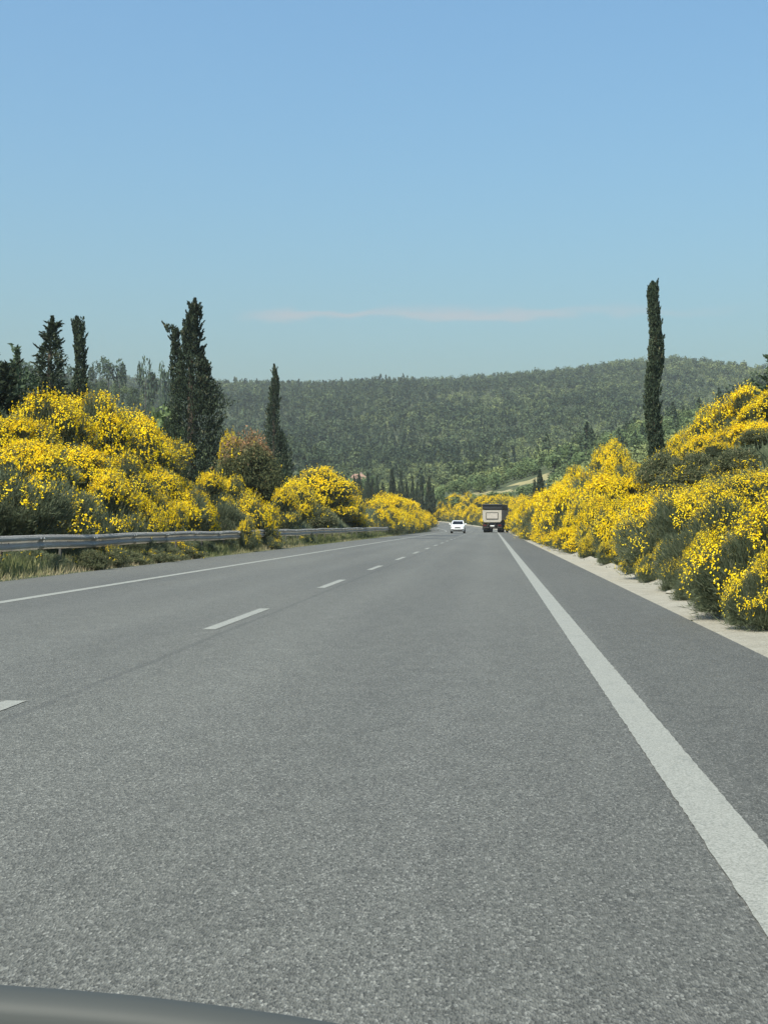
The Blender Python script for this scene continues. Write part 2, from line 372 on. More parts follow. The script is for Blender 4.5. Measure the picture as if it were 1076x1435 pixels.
# ------------------------------------------------------------------ plants: prototypes (meshes are shared by the copies)
def broom_parts(seed, n_twig, n_fl, fl, bloom=1.0, skirt=.25, lobes=26, twl=.062, lw=.085, faded=0):
    """a broom bush about 1 wide in radius and 1 high: arching green twigs and a coat of blossom. Returns (twig V,F,tint),(flower V,F,tint)"""
    global rng; rng = np.random.default_rng(seed)
    ph = rng.uniform(0, 6.283, lobes); e = np.arcsin(rng.uniform(-.25, 1, lobes))
    rr = rng.uniform(.45, .78, lobes)
    C = np.stack([np.cos(ph) * np.cos(e) * rr, np.sin(ph) * np.cos(e) * rr, np.maximum(.26 + np.sin(e) * .5, .14)  * rng.uniform(.75, 1.08, lobes)], -1)
    C[0] = (0, 0, .6); rad = rng.uniform(.20, .38, lobes); rad[0] = .4
    def pts(n, lo, hi, up):
        k = rng.choice(lobes, n, p=rad ** 2 / (rad ** 2).sum()); u = rdir(n); u[:, 2] = np.where(rng.random(n) < up, np.abs(u[:, 2]), u[:, 2]); u = nrm(u + (0, 0, .1))
        r = rng.uniform(lo, hi, n) * (1 + .18 * vnoise(u * 3 + C[k] * 9, seed)); p = C[k] + u * (rad[k] * r)[:, None]
        p[:, 2] = np.where(p[:, 2] < .02, rng.uniform(.0, .25, n), p[:, 2]); return p, u, k
    p, u, k = pts(int(n_twig * .75), .3, 1.05, .75)
    a = nrm(nrm(p * (1, 1, .4)) * .7 + u * .5 + np.array([0, 0, .55]) + rng.normal(0, .5, p.shape))
    # stems fanning from the base and a skirt of bare green shoots near the ground
    m = n_twig - len(p); t = rng.uniform(.1, 1, m); f = rng.uniform(0, 6.283, m); ro = rng.uniform(.45, .95, m)
    q = np.stack([np.cos(f) * ro * t ** .8, np.sin(f) * ro * t ** .8, .03 + t * rng.uniform(.25, .6, m)], -1)
    b = nrm(np.stack([np.cos(f) * .7, np.sin(f) * .7, np.ones(m)], -1) + rng.normal(0, .3, (m, 3)))
    P = np.concatenate([p, q]); A = np.concatenate([a, b])
    L = rng.uniform(.5, 1.2, len(P)) * twl; V1, F1 = blades(P, A, L, rng.uniform(.6, 1.3, len(P)) * twl * lw + .0018)
    T1 = np.clip(rng.normal(.45, .22, len(P)) + faded * (sstep(.35, .85, P[:, 2] + .2 * vnoise(P * 4, seed + 8)) - .5), 0, 1)
    if lw > .15: V1, F1 = blades(P, nrm(A * .5 + rdir(len(P))), L * .8, rng.uniform(.6, 1.3, len(P)) * twl * lw)
    n = int(n_fl * 2.6); p, u, k = pts(n, .9, 1.1, .8)
    keep = np.ones(n, bool)
    for j in range(lobes): keep &= ~((np.linalg.norm(p - C[j], axis=1) < rad[j] * .82) & (k != j))
    hh = sstep(skirt - .1, skirt + .3, p[:, 2] + .12 * vnoise(p * 5, seed + 2))
    patch = sstep(-.6, .15, vnoise(p * 4.6, seed + 5) + (bloom - 1) * 1.6)
    lobe_on = rng.uniform(.4, 1.15, lobes)[k]
    keep &= rng.random(n) < hh * patch * lobe_on * min(1, .35 + bloom)
    p = p[keep][:n_fl]; u = u[keep][:n_fl]; n = len(p)
    # single flowering shoots that stand clear of the mass
    ns = min(220, n // 12 + 20); j = rng.integers(0, max(n, 1), ns); o_ = p[j]; od = nrm(u[j] * .45 + rng.normal(0, .3, (ns, 3)) + (0, 0, .9)); ol = rng.uniform(.06, .17, ns)
    Vs_, Fs_ = blades(o_ + od * (ol * .5)[:, None], od, ol * .55, np.full(ns, .0028)); F1 = np.concatenate([F1, Fs_ + len(V1)]); V1 = np.concatenate([V1, Vs_]); T1 = np.concatenate([T1, rng.uniform(.4, .9, ns)])
    shoot = (np.repeat(o_, 5, 0) + np.repeat(od, 5, 0) * (np.repeat(ol, 5) * rng.uniform(.35, 1.05, ns * 5))[:, None] + rng.normal(0, .008, (ns * 5, 3)))
    s = rng.uniform(.65, 1.35, n) * fl
    m_ = (n + 3) // 4; i = np.repeat(np.arange(m_), 4)[:n]; st = nrm(u * .55 + rng.normal(0, .5, u.shape) + (0, 0, .55))[i]
    p = p[i] + st * rng.uniform(-.03, .045, n)[:, None] + rng.normal(0, .007, (n, 3)); u = u[i]
    nn = nrm(u * .6 + nrm(p) * .4 + rdir(n) * .55 + (0, 0, .25)); p = np.concatenate([p, shoot]); nn = np.concatenate([nn, nrm(rdir(len(shoot)) + (0, 0, .4))]); s = np.concatenate([s, rng.uniform(.6, 1.1, len(shoot)) * fl]); n = len(p); V2, F2 = blades_n(p, nn, s * .5, s * .42); T2 = np.clip(rng.normal(.5, .22, n), 0, 1)
    return (V1, F1, T1), (V2, F2, T2)
BROOM = {}
def broom_proto(key, mats=('twig', 'flower'), **kw):
    (V1, F1, T1), (V2, F2, T2) = broom_parts(**kw)
    a = mesh_np('foliage', V1, F1, [MT[mats[0]]], tint=T1)
    b = mesh_np('blossom', V2, F2, [MT[mats[1]]], tint=T2) if len(F2) else None
    BROOM.setdefault(key, []).append((a, b))
def broom_far(key, **kw):
    (V1, F1, T1), (V2, F2, T2) = broom_parts(**kw)
    V = np.concatenate([V1, V2]); F = np.concatenate([F1, F2 + len(V1)])
    BROOM.setdefault(key, []).append((mesh_np('broom_bush', V, F, [MT['twig'], MT['flower']], mi=[0] * len(F1) + [1] * len(F2), tint=np.concatenate([T1, T2])), None))
for sd_ in range(3): broom_proto('full', seed=20 + sd_, n_twig=15000, n_fl=13000, fl=.029, bloom=1.15, skirt=.06)
for sd_ in range(3): broom_proto('half', seed=30 + sd_, n_twig=17000, n_fl=9000, fl=.029, bloom=.9, skirt=.16)
for sd_ in range(2): broom_proto('sparse', seed=40 + sd_, n_twig=20000, n_fl=4200, fl=.030, bloom=.65, skirt=.12)
for sd_ in range(2): broom_proto('skirt', seed=44 + sd_, n_twig=18000, n_fl=9500, fl=.030, bloom=1.05, skirt=.48)
for sd_ in range(2): broom_proto('close', seed=70 + sd_, n_twig=42000, n_fl=17000, fl=.0205, bloom=1.05, skirt=.30, lw=.042, lobes=32)
broom_proto('closegreen', seed=74, n_twig=44000, n_fl=4200, fl=.0205, bloom=.7, skirt=.34, lw=.042, lobes=32)
broom_proto('green', seed=50, n_twig=21000, n_fl=500, fl=.03, bloom=.3, skirt=.4)
for sd_ in range(2): broom_proto('dark', ('shrub', 'flower'), seed=54 + sd_, n_twig=18000, n_fl=1500, fl=.030, bloom=.6, skirt=.2, twl=.05, lw=.26)
broom_proto('rust', ('rust', 'flower'), seed=57, n_twig=17000, n_fl=700, fl=.036, bloom=.45, skirt=.1, twl=.045, lw=.28, faded=.75)
broom_proto('dry', ('dry', 'flower'), seed=58, n_twig=7000, n_fl=120, fl=.03, bloom=.4, skirt=.5, twl=.13)
for sd_ in range(4): broom_far('far', seed=60 + sd_, n_twig=4600, n_fl=4800, fl=.045, bloom=.95, skirt=.1)
for sd_ in range(2): broom_far('farhalf', seed=66 + sd_, n_twig=4000, n_fl=3000, fl=.046, bloom=.7, skirt=.2)

NEARGRP = 'broom bushes in bloom along the road'
_bc = {}
def bush(x, y, rad, h, kind, label, group=None, rz=None, name='broom_bush', cat='bush'):
    i = _bc.get(kind, 0); _bc[kind] = i + 1
    a, b = BROOM[kind][i % len(BROOM[kind])]
    z = gz(x, y) - .06
    if b is None:
        o = link(bpy.data.objects.new(name, a)); o.location = (x, y, z); o.rotation_euler = (0, 0, random.uniform(0, 6.28) if rz is None else rz)
    else:
        o = empty(name, (x, y, z), random.uniform(0, 6.28) if rz is None else rz)
        link(bpy.data.objects.new('foliage', a), o); link(bpy.data.objects.new('blossom', b), o)
    o.scale = (1.3 * rad * random.uniform(.93, 1.07), 1.3 * rad * random.uniform(.93, 1.07), h)
    return tag(o, label, cat, group)
def place(px, py, d, wpx, kind, label, **kw):
    """a bush whose middle and top are measured on the photograph, standing d metres to the side of the camera's line"""
    Y = d / math.tan(math.atan((px - PW / 2) / FPX) - YAW); D = Y * math.cos(YAW) - d * math.sin(YAW)
    rad = wpx / FPX * D / 2; zt = CAMH + (735 - py) / FPX * D
    return bush(d, Y, rad, max(zt - gz(d, Y) + .06, .5) / 1.02, kind, label, kw.pop('group', NEARGRP), **kw)
G_ = dict(name='shrub', group='green shrubs among the broom')
LB = [  # left bank, from the left edge of the picture to the right
 (8, 645, -12.0, 150, 'sparse', 'grey-green broom with scattered yellow flowers at left picture edge behind guardrail'),
 (78, 676, -11.6, 130, 'sparse', 'grey-green leafy bush with few flowers at foot of the big yellow mound'),
 (22, 583, -14.6, 110, 'full', 'yellow broom on left shoulder of the big mound, under the cut-off tree'),
 (72, 556, -15.0, 112, 'full', 'yellow broom crowning the big mound below the cone-shaped conifer'),
 (128, 556, -15.2, 108, 'full', 'yellow broom crowning the big mound below the thin topknot conifer'),
 (184, 577, -14.8, 104, 'full', 'yellow broom on right slope of the mound, next below its crown'),
 (222, 612, -14.2, 84, 'full', 'yellow broom on right slope of mound just left of the ragged cypress foot'),
 (48, 622, -13.5, 110, 'full', 'mid-height yellow broom above the grey-green edge bush'),
 (112, 625, -13.4, 116, 'full', 'yellow broom in the very middle of the big left mound'),
 (168, 645, -13.0, 86, 'half', 'patchy yellow broom with dark hollows, right of mound middle'),
 (212, 652, -13.2, 80, 'half', 'half-flowering broom low on right flank of the big mound'),
 (246, 668, -13.2, 62, 'full', 'yellow broom in front of the ragged cypress foot'),
 (150, 676, -11.6, 100, 'half', 'low half-flowering broom touching the guardrail top under mound middle'),
 (196, 694, -11.5, 70, 'half', 'low yellow broom tuft over the guardrail under right mound flank'),
 (228, 690, -11.6, 60, 'half', 'low half-flowering broom in the gap at mound right foot'),
 (264, 690, -11.7, 76, 'full', 'low rounded yellow broom behind guardrail below the ragged cypress'),
 (294, 668, -13.0, 54, 'half', 'half-flowering broom between ragged cypress and rusty bush'),
 (324, 606, -15.8, 36, 'full', 'small high tuft of yellow broom left of the rusty bush top'),
 (318, 700, -11.6, 66, 'green', 'green leafy bush behind guardrail left of the overhanging broom'),
 (347, 602, -14.2, 84, 'rust', 'rusty brown fading bush towering in the left hedge'),
 (322, 672, -13.0, 50, 'half', 'loose yellow broom under left side of the rusty bush'),
 (372, 668, -13.6, 50, 'dark', 'dark bush with few flowers under right side of the rusty bush'),
 (352, 694, -10.9, 66, 'half', 'yellow broom spilling forward over the guardrail'),
 (396, 690, -11.9, 50, 'half', 'yellow broom behind guardrail right of the overhanging one'),
 (416, 678, -12.4, 50, 'full', 'yellow broom at left foot of the tall domed broom'),
 (449, 658, -13.6, 92, 'full', 'tall domed yellow broom, highest one near the rail end'),
 (482, 690, -12.8, 52, 'full', 'yellow broom at right foot of the tall domed broom'),
 (446, 705, -11.9, 56, 'dark', 'dark green low bush below the tall domed broom'),
 (500, 716, -11.9, 34, 'full', 'low yellow broom at far end of the near left hedge'),
 (344, 730, -10.0, 34, 'half', 'small flowering broom in front of the guardrail under the overhanging one'),
 (378, 750, -9.9, 30, 'sparse', 'small green tuft at the asphalt edge right of the overhanging broom'),
]
RBK = [  # right bank, near to far
 (1088, 770, 2.95, 120, 'close', 'yellow-topped broom cut by right picture edge just above the verge stones'),
 (1046, 782, 3.05, 90, 'closegreen', 'long green broom shoots sweeping down between the two lowest edge bushes'),
 (984, 790, 3.0, 70, 'closegreen', 'low green broom sweeping onto the verge, left of the bare green one'),
 (1070, 806, 2.95, 84, 'closegreen', 'lowest green broom shoots at right picture edge, almost at the asphalt'),
 (1022, 800, 2.98, 84, 'closegreen', 'low bare green broom on the verge left of the lowest edge shoots'),
 (1046, 770, 3.2, 70, 'closegreen', 'low green broom shoots leaning over the verge under the nearest yellow bush'),
 (1004, 742, 3.5, 90, 'close', 'low half-flowering broom in the dark gap between nearest and third roadside bush'),
 (968, 770, 3.2, 80, 'closegreen', 'low mostly green broom touching the pale verge under the third roadside bush'),
 (930, 764, 3.2, 60, 'close', 'low flowering broom at the verge left of the mostly green one'),
 (892, 765, 3.1, 42, 'full', 'low yellow broom at the verge below the bulging one'),
 (855, 758, 3.1, 36, 'close', 'low broom at the verge by the dark-hollow bush'),
 (826, 752, 3.1, 30, 'close', 'low broom tuft at the verge by the greenish broom'),
 (1062, 590, 8.6, 80, 'full', 'yellow broom just under the green and yellow one at upper right edge'),
 (1010, 625, 7.4, 70, 'close', 'half-flowering broom poking out of the dark shrubs on right bank'),
 (1086, 705, 3.25, 200, 'close', 'nearest yellow broom, cut by right picture edge, with long green shoots below'),
 (1056, 660, 5.2, 140, 'close', 'half-flowering broom behind the nearest one at right picture edge'),
 (1018, 700, 3.75, 150, 'closegreen', 'dark green broom with sparse flowers, second along the right roadside'),
 (956, 694, 3.75, 140, 'close', 'broom with yellow top and bare green bottom, third along right roadside'),
 (992, 678, 4.9, 110, 'close', 'flowering broom rising between second and third roadside bushes at right'),
 (926, 690, 4.2, 100, 'full', 'densely yellow broom under the dark shrub, right of road'),
 (904, 700, 3.6, 84, 'full', 'yellow broom bulging toward the asphalt with blossom down to ground'),
 (866, 703, 3.6, 70, 'half', 'broom with dark hollow at its foot, left of the bulging one'),
 (880, 664, 5.4, 62, 'full', 'yellow broom halfway up bank below the tall cypress left side'),
 (836, 704, 3.6, 54, 'half', 'greenish half-flowering broom by the pale verge'),
 (846, 668, 5.4, 50, 'full', 'yellow broom halfway up bank below the two-headed crest broom'),
 (812, 706, 3.7, 40, 'full', 'narrow yellow broom between greenish broom and dry brown bush'),
 (776, 727, 3.8, 22, 'dry', 'brown dead-twigged bush on right verge'),
 (822, 690, 5.0, 34, 'dry', 'brownish dry bush halfway up right bank'),
 (794, 700, 4.4, 36, 'full', 'yellow broom just behind the brown dead bush'),
 (860, 620, 8.6, 52, 'full', 'crest broom with yellow top standing out, left of tall cypress'),
 (840, 634, 8.2, 36, 'half', 'half-flowering crest broom, left neighbour of the standout one'),
 (884, 648, 7.2, 44, 'half', 'broom with flower tufts just left of the tall cypress foot'),
 (806, 655, 8.4, 34, 'full', 'yellow crest broom above the pair of far cypresses'),
 (790, 676, 7.4, 36, 'full', 'yellow broom on crest slope left of the dark gap'),
 (828, 660, 7.8, 30, 'dark', 'dark shrub in crest gap between two yellow brooms'),
 (1000, 572, 9.6, 92, 'full', 'bright yellow broom on upper bank right of tall cypress'),
 (1046, 546, 10.8, 100, 'full', 'topmost yellow broom on right bank crest'),
 (960, 604, 8.8, 56, 'full', 'yellow broom directly right of the tall cypress'),
 (1030, 600, 8.0, 90, 'full', 'yellow broom patch below the topmost one at right'),
 (1085, 556, 9.4, 100, 'half', 'green and yellow broom at upper right picture edge'),
 (985, 612, 8.2, 56, 'full', 'small yellow broom left of the patch below the topmost one'),
]
for p in LB:
    kw = dict(G_) if p[4] in ('green', 'dark', 'dry', 'rust') else {}
    place(*p, **kw)
for p in RBK:
    kw = dict(G_) if p[4] in ('green', 'dark', 'dry') else {}
    place(*p, **kw)
for px, py, d, wp, lb in [(932, 628, 6.6, 70, 'dark grey-green shrub right of tall cypress foot'), (978, 634, 6.4, 80, 'wide dark grey-green shrub in middle of right bank'), (952, 662, 5.8, 76, 'leafy olive shrub just under the dark grey-green ones on right bank'), (1014, 655, 5.8, 70, 'leafy olive shrub between dark shrubs and edge broom on right bank'), (1070, 600, 7.4, 60, 'leafy olive shrub high on the bank at right picture edge'),
                          (1042, 628, 6.4, 100, 'dark grey-green shrub on right bank below the yellow patch'), (905, 655, 6.4, 50, 'small dark shrub on bank below the tall cypress')]:
    place(px, py, d, wp, 'dark', lb, **G_)

# the rows that run on to the bend
def row(side, d, y0, y1, dy, h, rad, label, group, kinds=('far', 'far', 'farhalf')):
    y = y0
    while y < y1:
        dd = d + random.uniform(-.5, .5); rr = rad * random.uniform(.7, 1.2); hh = h * random.uniform(.7, 1.25)
        bush(dd + float(xc(y)), y, rr, hh, random.choice(kinds), label, group)
        y += dy * random.uniform(.75, 1.25)
row(-1, -11.0, 134, 300, 3.4, 2.4, 1.7, 'yellow broom in the low front row of far left hedge beside the oncoming car', 'far left hedge, front row')
row(-1, -13.6, 168, 300, 4.4, 2.5, 2.2, 'yellow broom in the high back row of far left hedge beside the oncoming car', 'far left hedge, back row')
row(1, 3.9, 62, 330, 3.9, 2.5, 1.3, 'yellow broom in the far roadside row running toward the truck on the right', 'far right hedge, roadside row')
row(1, 3.25, 50, 150, 2.3, .85, .75, 'low yellow broom tuft in the row edging the right verge', 'low tufts along right verge')
row(1, 6.0, 66, 330, 4.6, 2.1, 1.35, 'yellow broom in the far middle row on right bank before the truck', 'far right hedge, middle row')
row(1, 8.6, 150, 340, 5.4, 2.4, 1.7, 'yellow broom in the far crest row on right bank above the truck', 'far right hedge, crest row')

# ------------------------------------------------------------------ conifers along the road
def column_parts(seed, cols, n, l, up=.9, rag=.15, tiers=0, droop=0.0):
    """cypress-like crown: cols is a list of (dx, dy, z0, z1, [(t, radius), ...])"""
    global rng; rng = np.random.default_rng(seed); Vs, Ts = [], []; spray = []
    tot = sum((c[3] - c[2]) * max(q[1] for q in c[4]) for c in cols)
    for ci, (dx, dy, z0, z1, prof) in enumerate(cols):
        m = int(n * (z1 - z0) * max(q[1] for q in prof) / tot)
        t = rng.random(m) ** 1.05; f = rng.uniform(0, 6.283, m)
        rr = np.interp(t, [q[0] for q in prof], [q[1] for q in prof]); z = z0 + t * (z1 - z0)
        lump = vnoise(np.stack([np.cos(f) * 1.5, np.sin(f) * 1.5, z * 1.6], -1), seed + ci)
        lump2 = vnoise(np.stack([np.cos(f) * 4, np.sin(f) * 4, z * 4.5], -1), seed + ci + 40)
        k = 1 + rag * lump + rag * .7 * lump2
        if tiers: k *= .75 + .42 * np.abs(np.sin(z * tiers + lump * 1.2 + np.round(f / 1.05) * 1.3))
        r = rr * k * np.sqrt(rng.uniform(.25, 1.08, m)); wig = .12 * np.sin(z * .9 + seed)
        c = np.stack([dx + wig + np.cos(f) * r, dy + np.sin(f) * r, z - droop * r * r], -1)
        a = nrm(np.stack([np.cos(f) * (1 - up), np.sin(f) * (1 - up), np.full(m, up - droop)], -1) + rng.normal(0, .38, (m, 3)))
        
        # branch ends that stand out of the outline
        nb = int(m * .0065 * (1 + rag * 3)); tb = rng.random(nb) * .96; fb = rng.uniform(0, 6.283, nb); rb = np.interp(tb, [q[0] for q in prof], [q[1] for q in prof]); zb = z0 + tb * (z1 - z0)
        for q in range(nb):
            g = 30; L = l * rng.uniform(.7, 1.7) * (1 + rag * 1.1); tt = rng.random(g); d0 = np.array([math.cos(fb[q]) * (1.25 - up), math.sin(fb[q]) * (1.25 - up), up - droop * 2 + rng.normal(0, .15)]); d0 /= np.linalg.norm(d0)
            c0 = np.array([dx + .12 * math.sin(zb[q] * .9 + seed) + math.cos(fb[q]) * rb[q] * .9, dy + math.sin(fb[q]) * rb[q] * .9, zb[q]])
            c = np.concatenate([c, c0 + d0 * (tt * L)[:, None] + rng.normal(0, 1, (g, 3)) * (l * .22 * (1.1 - tt))[:, None]]); a = np.concatenate([a, nrm(d0 + rng.normal(0, .4, (g, 3)))]); lump2 = np.concatenate([lump2, np.full(g, rng.normal(.2, .8))])
        m = len(c); ln = rng.uniform(.5, 1.3, m) * l
        V, F = blades(c, a, ln * .5, ln * .17); Vs.append(V); Ts.append(np.clip(.5 + .25 * lump2 + rng.normal(0, .18, m), 0, 1))
    V = np.concatenate(Vs); return V, np.arange(len(V)).reshape(-1, 4), np.concatenate(Ts)
def trunk_mesh(name, h, r, seg=8):
    bm = MB(); bm.tube([(0, 0, -.3), (.02, 0, h * .35), (-.02, .02, h * .7), (0, 0, h)], [r * 1.15, r * .9, r * .6, r * .2], seg)
    o = bm.build(name, MT['bark'], None, True); me = o.data; bpy.data.objects.remove(o); return me
def conifer(name, cat, x, y, parts, h, mat, label, group=None, z=None, rz=0, tr=.2, s=1.0):
    o = empty(name, (x, y, gz(x, y) - .1 if z is None else z), rz); V, F, T = parts
    link(bpy.data.objects.new('crown', mesh_np('crown', V, F, [MT[mat]], tint=T)), o)
    link(bpy.data.objects.new('trunk', trunk_mesh('trunk', h * .93, tr)), o); o.scale = (s, s, s)
    return tag(o, label, cat, group)
def at(px, d=None, Y=None):
    t = math.tan(math.atan((px - PW / 2) / FPX) - YAW)
    if Y is None: Y = d / t
    else: d = Y * t
    return d, Y, Y * math.cos(YAW) - d * math.sin(YAW)
def htop(px, py, d=None, Y=None):
    d, Y, D = at(px, d, Y); return d, Y, CAMH + (735 - py) / FPX * D - gz(d, Y) + .1
# tall clean column on the right bank
x, y, h = htop(917, 394, d=9.6)
conifer('cypress_tree', 'cypress', x, y, column_parts(101, [(0, 0, .2, h, [(0, .45), (.25, .50), (.5, .46), (.72, .38), (.88, .29), (.94, .26), (.97, .22), (1, .05)]), (.12, 0, h * .92, h * .995, [(0, .2), (1, .1)])], 15000, .2, .92, .26), h, 'cypress',
        'tall slender cypress column standing alone on the right bank', tr=.16)
# the big ragged one on the left
x, y, h = htop(268, 418, d=-19.0)
conifer('cypress_tree', 'cypress', x, y, column_parts(103, [
    (.15, 0, .2, h, [(0, 1.6), (.3, 1.6), (.5, 1.2), (.68, .8), (.8, .5), (.87, .55), (.93, .36), (1, .05)]),
    (-.95, .2, h * .5, h * .85, [(0, .5), (.5, .36), (.8, .22), (.95, .2), (1, .08)]),
    (.75, -.3, h * .4, h * .72, [(0, .5), (.6, .45), (1, .1)]),
    (-1.35, .1, h * .83, h * .87, [(0, .25), (1, .35)]), (.5, 0, h * .9, h * .96, [(0, .25), (1, .18)])], 24000, .22, .8, .46), h, 'cypress',
    'broad ragged dark cypress with double tip behind the left hedge', tr=.3)
x, y, h = htop(384, 510, d=-19.5)
conifer('cypress_tree', 'cypress', x, y, column_parts(105, [(0, 0, .2, h, [(0, 1.2), (.3, 1.1), (.38, .7), (.6, .62), (.85, .38), (.95, .14), (1, .04)]),
    (.7, 0, 2, h * .52, [(0, .9), (.6, .8), (1, .2)])], 11000, .21, .85, .36), h, 'cypress', 'slim pointed cypress rising behind the rusty bush on the left', tr=.2)
x, y, h = htop(70, 443, d=-22.0)
conifer('conifer_tree', 'conifer', x, y, column_parts(107, [(0, 0, .3, h, [(0, 1.2), (.3, 1.1), (.55, .85), (.75, .55), (.9, .26), (1, .03)]), (.2, 0, .3, h * .55, [(0, 2.0), (.6, 1.7), (1, .6)])], 14000, .21, .5, .5, tiers=2.2, droop=.12), h, 'cypress',
        'cone-shaped dark conifer with drooping tiers behind the left mound', tr=.22)
x, y, h = htop(110, 443, d=-22.5)
conifer('conifer_tree', 'conifer', x, y, column_parts(109, [(0, 0, .3, h, [(0, 1.4), (.28, 1.1), (.5, .42), (.62, .32), (.86, .26), (.94, .30), (.97, .2), (1, .05)]), (-.22, 0, h * .9, h * .99, [(0, .12), (1, .1)]), (.28, .1, h * .91, h, [(0, .1), (1, .12)]), (0, 0, .3, h * .52, [(0, 1.9), (.6, 1.5), (1, .4)])], 12000, .2, .85, .3), h, 'cypress',
        'thin upright conifer with feathery topknot behind the left mound', tr=.2)
x, y, h = htop(-30, 502, d=-20.0)
conifer('conifer_tree', 'conifer', x, y, column_parts(111, [(0, 0, .3, h, [(0, 1.6), (.6, 1.3), (.85, .9), (1, .3)]), (.9, 0, h * .7, h * .97, [(0, .3), (1, .25)])], 6500, .34, .55, .4, tiers=1.8, droop=.06), h, 'cypress',
        'dark bushy conifer cut off by the left picture edge', tr=.22)
# bare-stemmed young tree left of the cone-shaped conifer
x, y, h = htop(28, 486, d=-21.0)
conifer('young_tree', 'tree', x, y, column_parts(113, [(0, 0, h * .55, h, [(0, .5), (.4, .32), (.7, .12), (1, .1)]), (.2, 0, h * .68, h * .84, [(0, .5), (1, .4)]), (0, 0, .3, h * .55, [(0, 1.1), (1, .5)])], 1500, .3, .6, .5), h, 'pine',
        'spindly young tree with bare thin top near the left picture edge', tr=.06)
# far cypresses behind the left hedge and the pair on the right
FC = [(496, 668, 11), (503, 664, 12), (521, 672, 10), (570, 673, 9), (584, 676, 8), (515, 663, 11), (528, 667, 11), (550, 657, 15), (562, 660, 12), (578, 668, 9), (590, 667, 11), (601, 669, 13), (607, 682, 9), (536, 676, 10)]
cp = [column_parts(120 + k, [(0, 0, .1, 8, [(0, 1.15), (.3, 1.2), (.6, .85), (.85, .42), (1, .05)])], 1800, .55, .88, .2) for k in range(3)]
cpm = [mesh_np('crown', *p[:2], [MT['cypress']], tint=p[2]) for p in cp]; ctm = trunk_mesh('trunk', 7.2, .18)
FCL = ['leftmost far cypress, beside the tall domed broom'] + [None] * 6 + ['tallest far cypress, standing above the left hedge top', None, None, None, 'stout far cypress at right end of the row above left hedge', None, None]
for i, (px, py, wp) in enumerate(FC):
    Y = 300 + (i * 37 % 30); x, y, D = at(px, Y=Y); zt = CAMH + (735 - py) / FPX * D; z0 = gz(x, y) - .1
    o = empty('cypress_tree', (x, y, z0), i * 1.3); link(bpy.data.objects.new('crown', cpm[i % 3]), o); link(bpy.data.objects.new('trunk', ctm), o)
    o.scale = (wp / FPX * D / 2.5,) * 2 + (max(zt - z0, 4) / 8,); tag(o, FCL[i] or 'small dark far cypress in the row above the left hedge', 'cypress', 'row of far cypresses')
for px, py, wp, lb in [(757, 658, 13, 'broader taller one of two far cypresses above right hedge'), (749, 671, 6, 'thin shorter one of two far cypresses above right hedge')]:
    x, y, D = at(px, Y=215); zt = CAMH + (735 - py) / FPX * D; z0 = gz(x, y) - .1
    o = empty('cypress_tree', (x, y, z0), px); link(bpy.data.objects.new('crown', cpm[1]), o); link(bpy.data.objects.new('trunk', ctm), o)
    o.scale = (wp / FPX * D / 2.0,) * 2 + (max(zt - z0, 4) / 8,); tag(o, lb, 'cypress', 'pair of far cypresses')

# ------------------------------------------------------------------ woods
def clump_tree(seed, kind, n, leaf):
    """unit tree, 1 high and about .5 in radius: trunk + crown in leaf clumps; returns V,F,mi,tint"""
    global rng; rng = np.random.default_rng(seed)
    if kind == 'cone':
        t = rng.random(n) ** 1.3; r = (1 - t) ** .8 * .36 * (.7 + .4 * np.abs(np.sin(t * 16 + rng.normal(0, .4, n)))); f = rng.uniform(0, 6.283, n)
        r = r * np.sqrt(rng.uniform(.4, 1.05, n)) * (1 + .25 * vnoise(np.stack([np.cos(f) * 2, np.sin(f) * 2, t * 7], -1), seed)); c = np.stack([np.cos(f) * r, np.sin(f) * r, .12 + t * .88], -1)
    else:
        K = 11 if kind == 'round' else 7; z0 = .48 if kind == 'round' else .74; ph = rng.uniform(0, 6.283, K); q = np.sqrt(rng.random(K)) * .33
        C = np.stack([np.cos(ph) * q, np.sin(ph) * q, z0 + rng.uniform(-.22, .26, K) * (1 if kind == 'round' else .55)], -1); ra = rng.uniform(.14, .26, K)
        k = rng.integers(0, K, n); u = rdir(n); c = C[k] + u * (ra[k] * rng.uniform(.55, 1.08, n) ** .6)[:, None]; c[:, 2] = np.maximum(c[:, 2], .08)
    nn = nrm(rdir(n) + nrm(c - (0, 0, .5)) * .7 + (0, 0, .3)); s = rng.uniform(.6, 1.4, n) * leaf
    V, F = blades_n(c, nn, s * .5, s * .36); T = np.clip(.5 + .3 * vnoise(c * 9, seed) + rng.normal(0, .15, n), 0, 1)
    h = .9 if kind == 'cone' else .74; a = np.arange(5) / 5 * 6.283
    tv = np.concatenate([np.stack([np.cos(a) * .028, np.sin(a) * .028, a * 0 - .05], -1), np.stack([np.cos(a) * .012, np.sin(a) * .012, a * 0 + h], -1)])
    tf = np.array([[i, (i + 1) % 5, 5 + (i + 1) % 5, 5 + i] for i in range(5)])
    return np.concatenate([tv, V]), np.concatenate([tf, F + 10]), np.array([1] * 5 + [0] * n), np.concatenate([np.full(5, .5), T])
TREE = {}
for k, (n, leaf, mat) in {'cone': (420, .085, 'pine'), 'round': (520, .10, 'round'), 'umbrella': (520, .085, 'pine')}.items():
    for q in range(3):
        V, F, mi, T = clump_tree(200 + q, k, n, leaf); TREE.setdefault(k, []).append(mesh_np(k + '_tree', V, F, [MT[mat], MT['bark']], mi=mi, tint=T))
def wood_tree(kind, x, y, h, wid, label, group, name, cat, z=None):
    o = link(bpy.data.objects.new(name, random.choice(TREE[kind]))); o.location = (x, y, (gz(x, y) if z is None else z) - .1); o.rotation_euler = (0, 0, random.uniform(0, 6.28))
    o.scale = (wid, wid, h); return tag(o, label, cat, group)
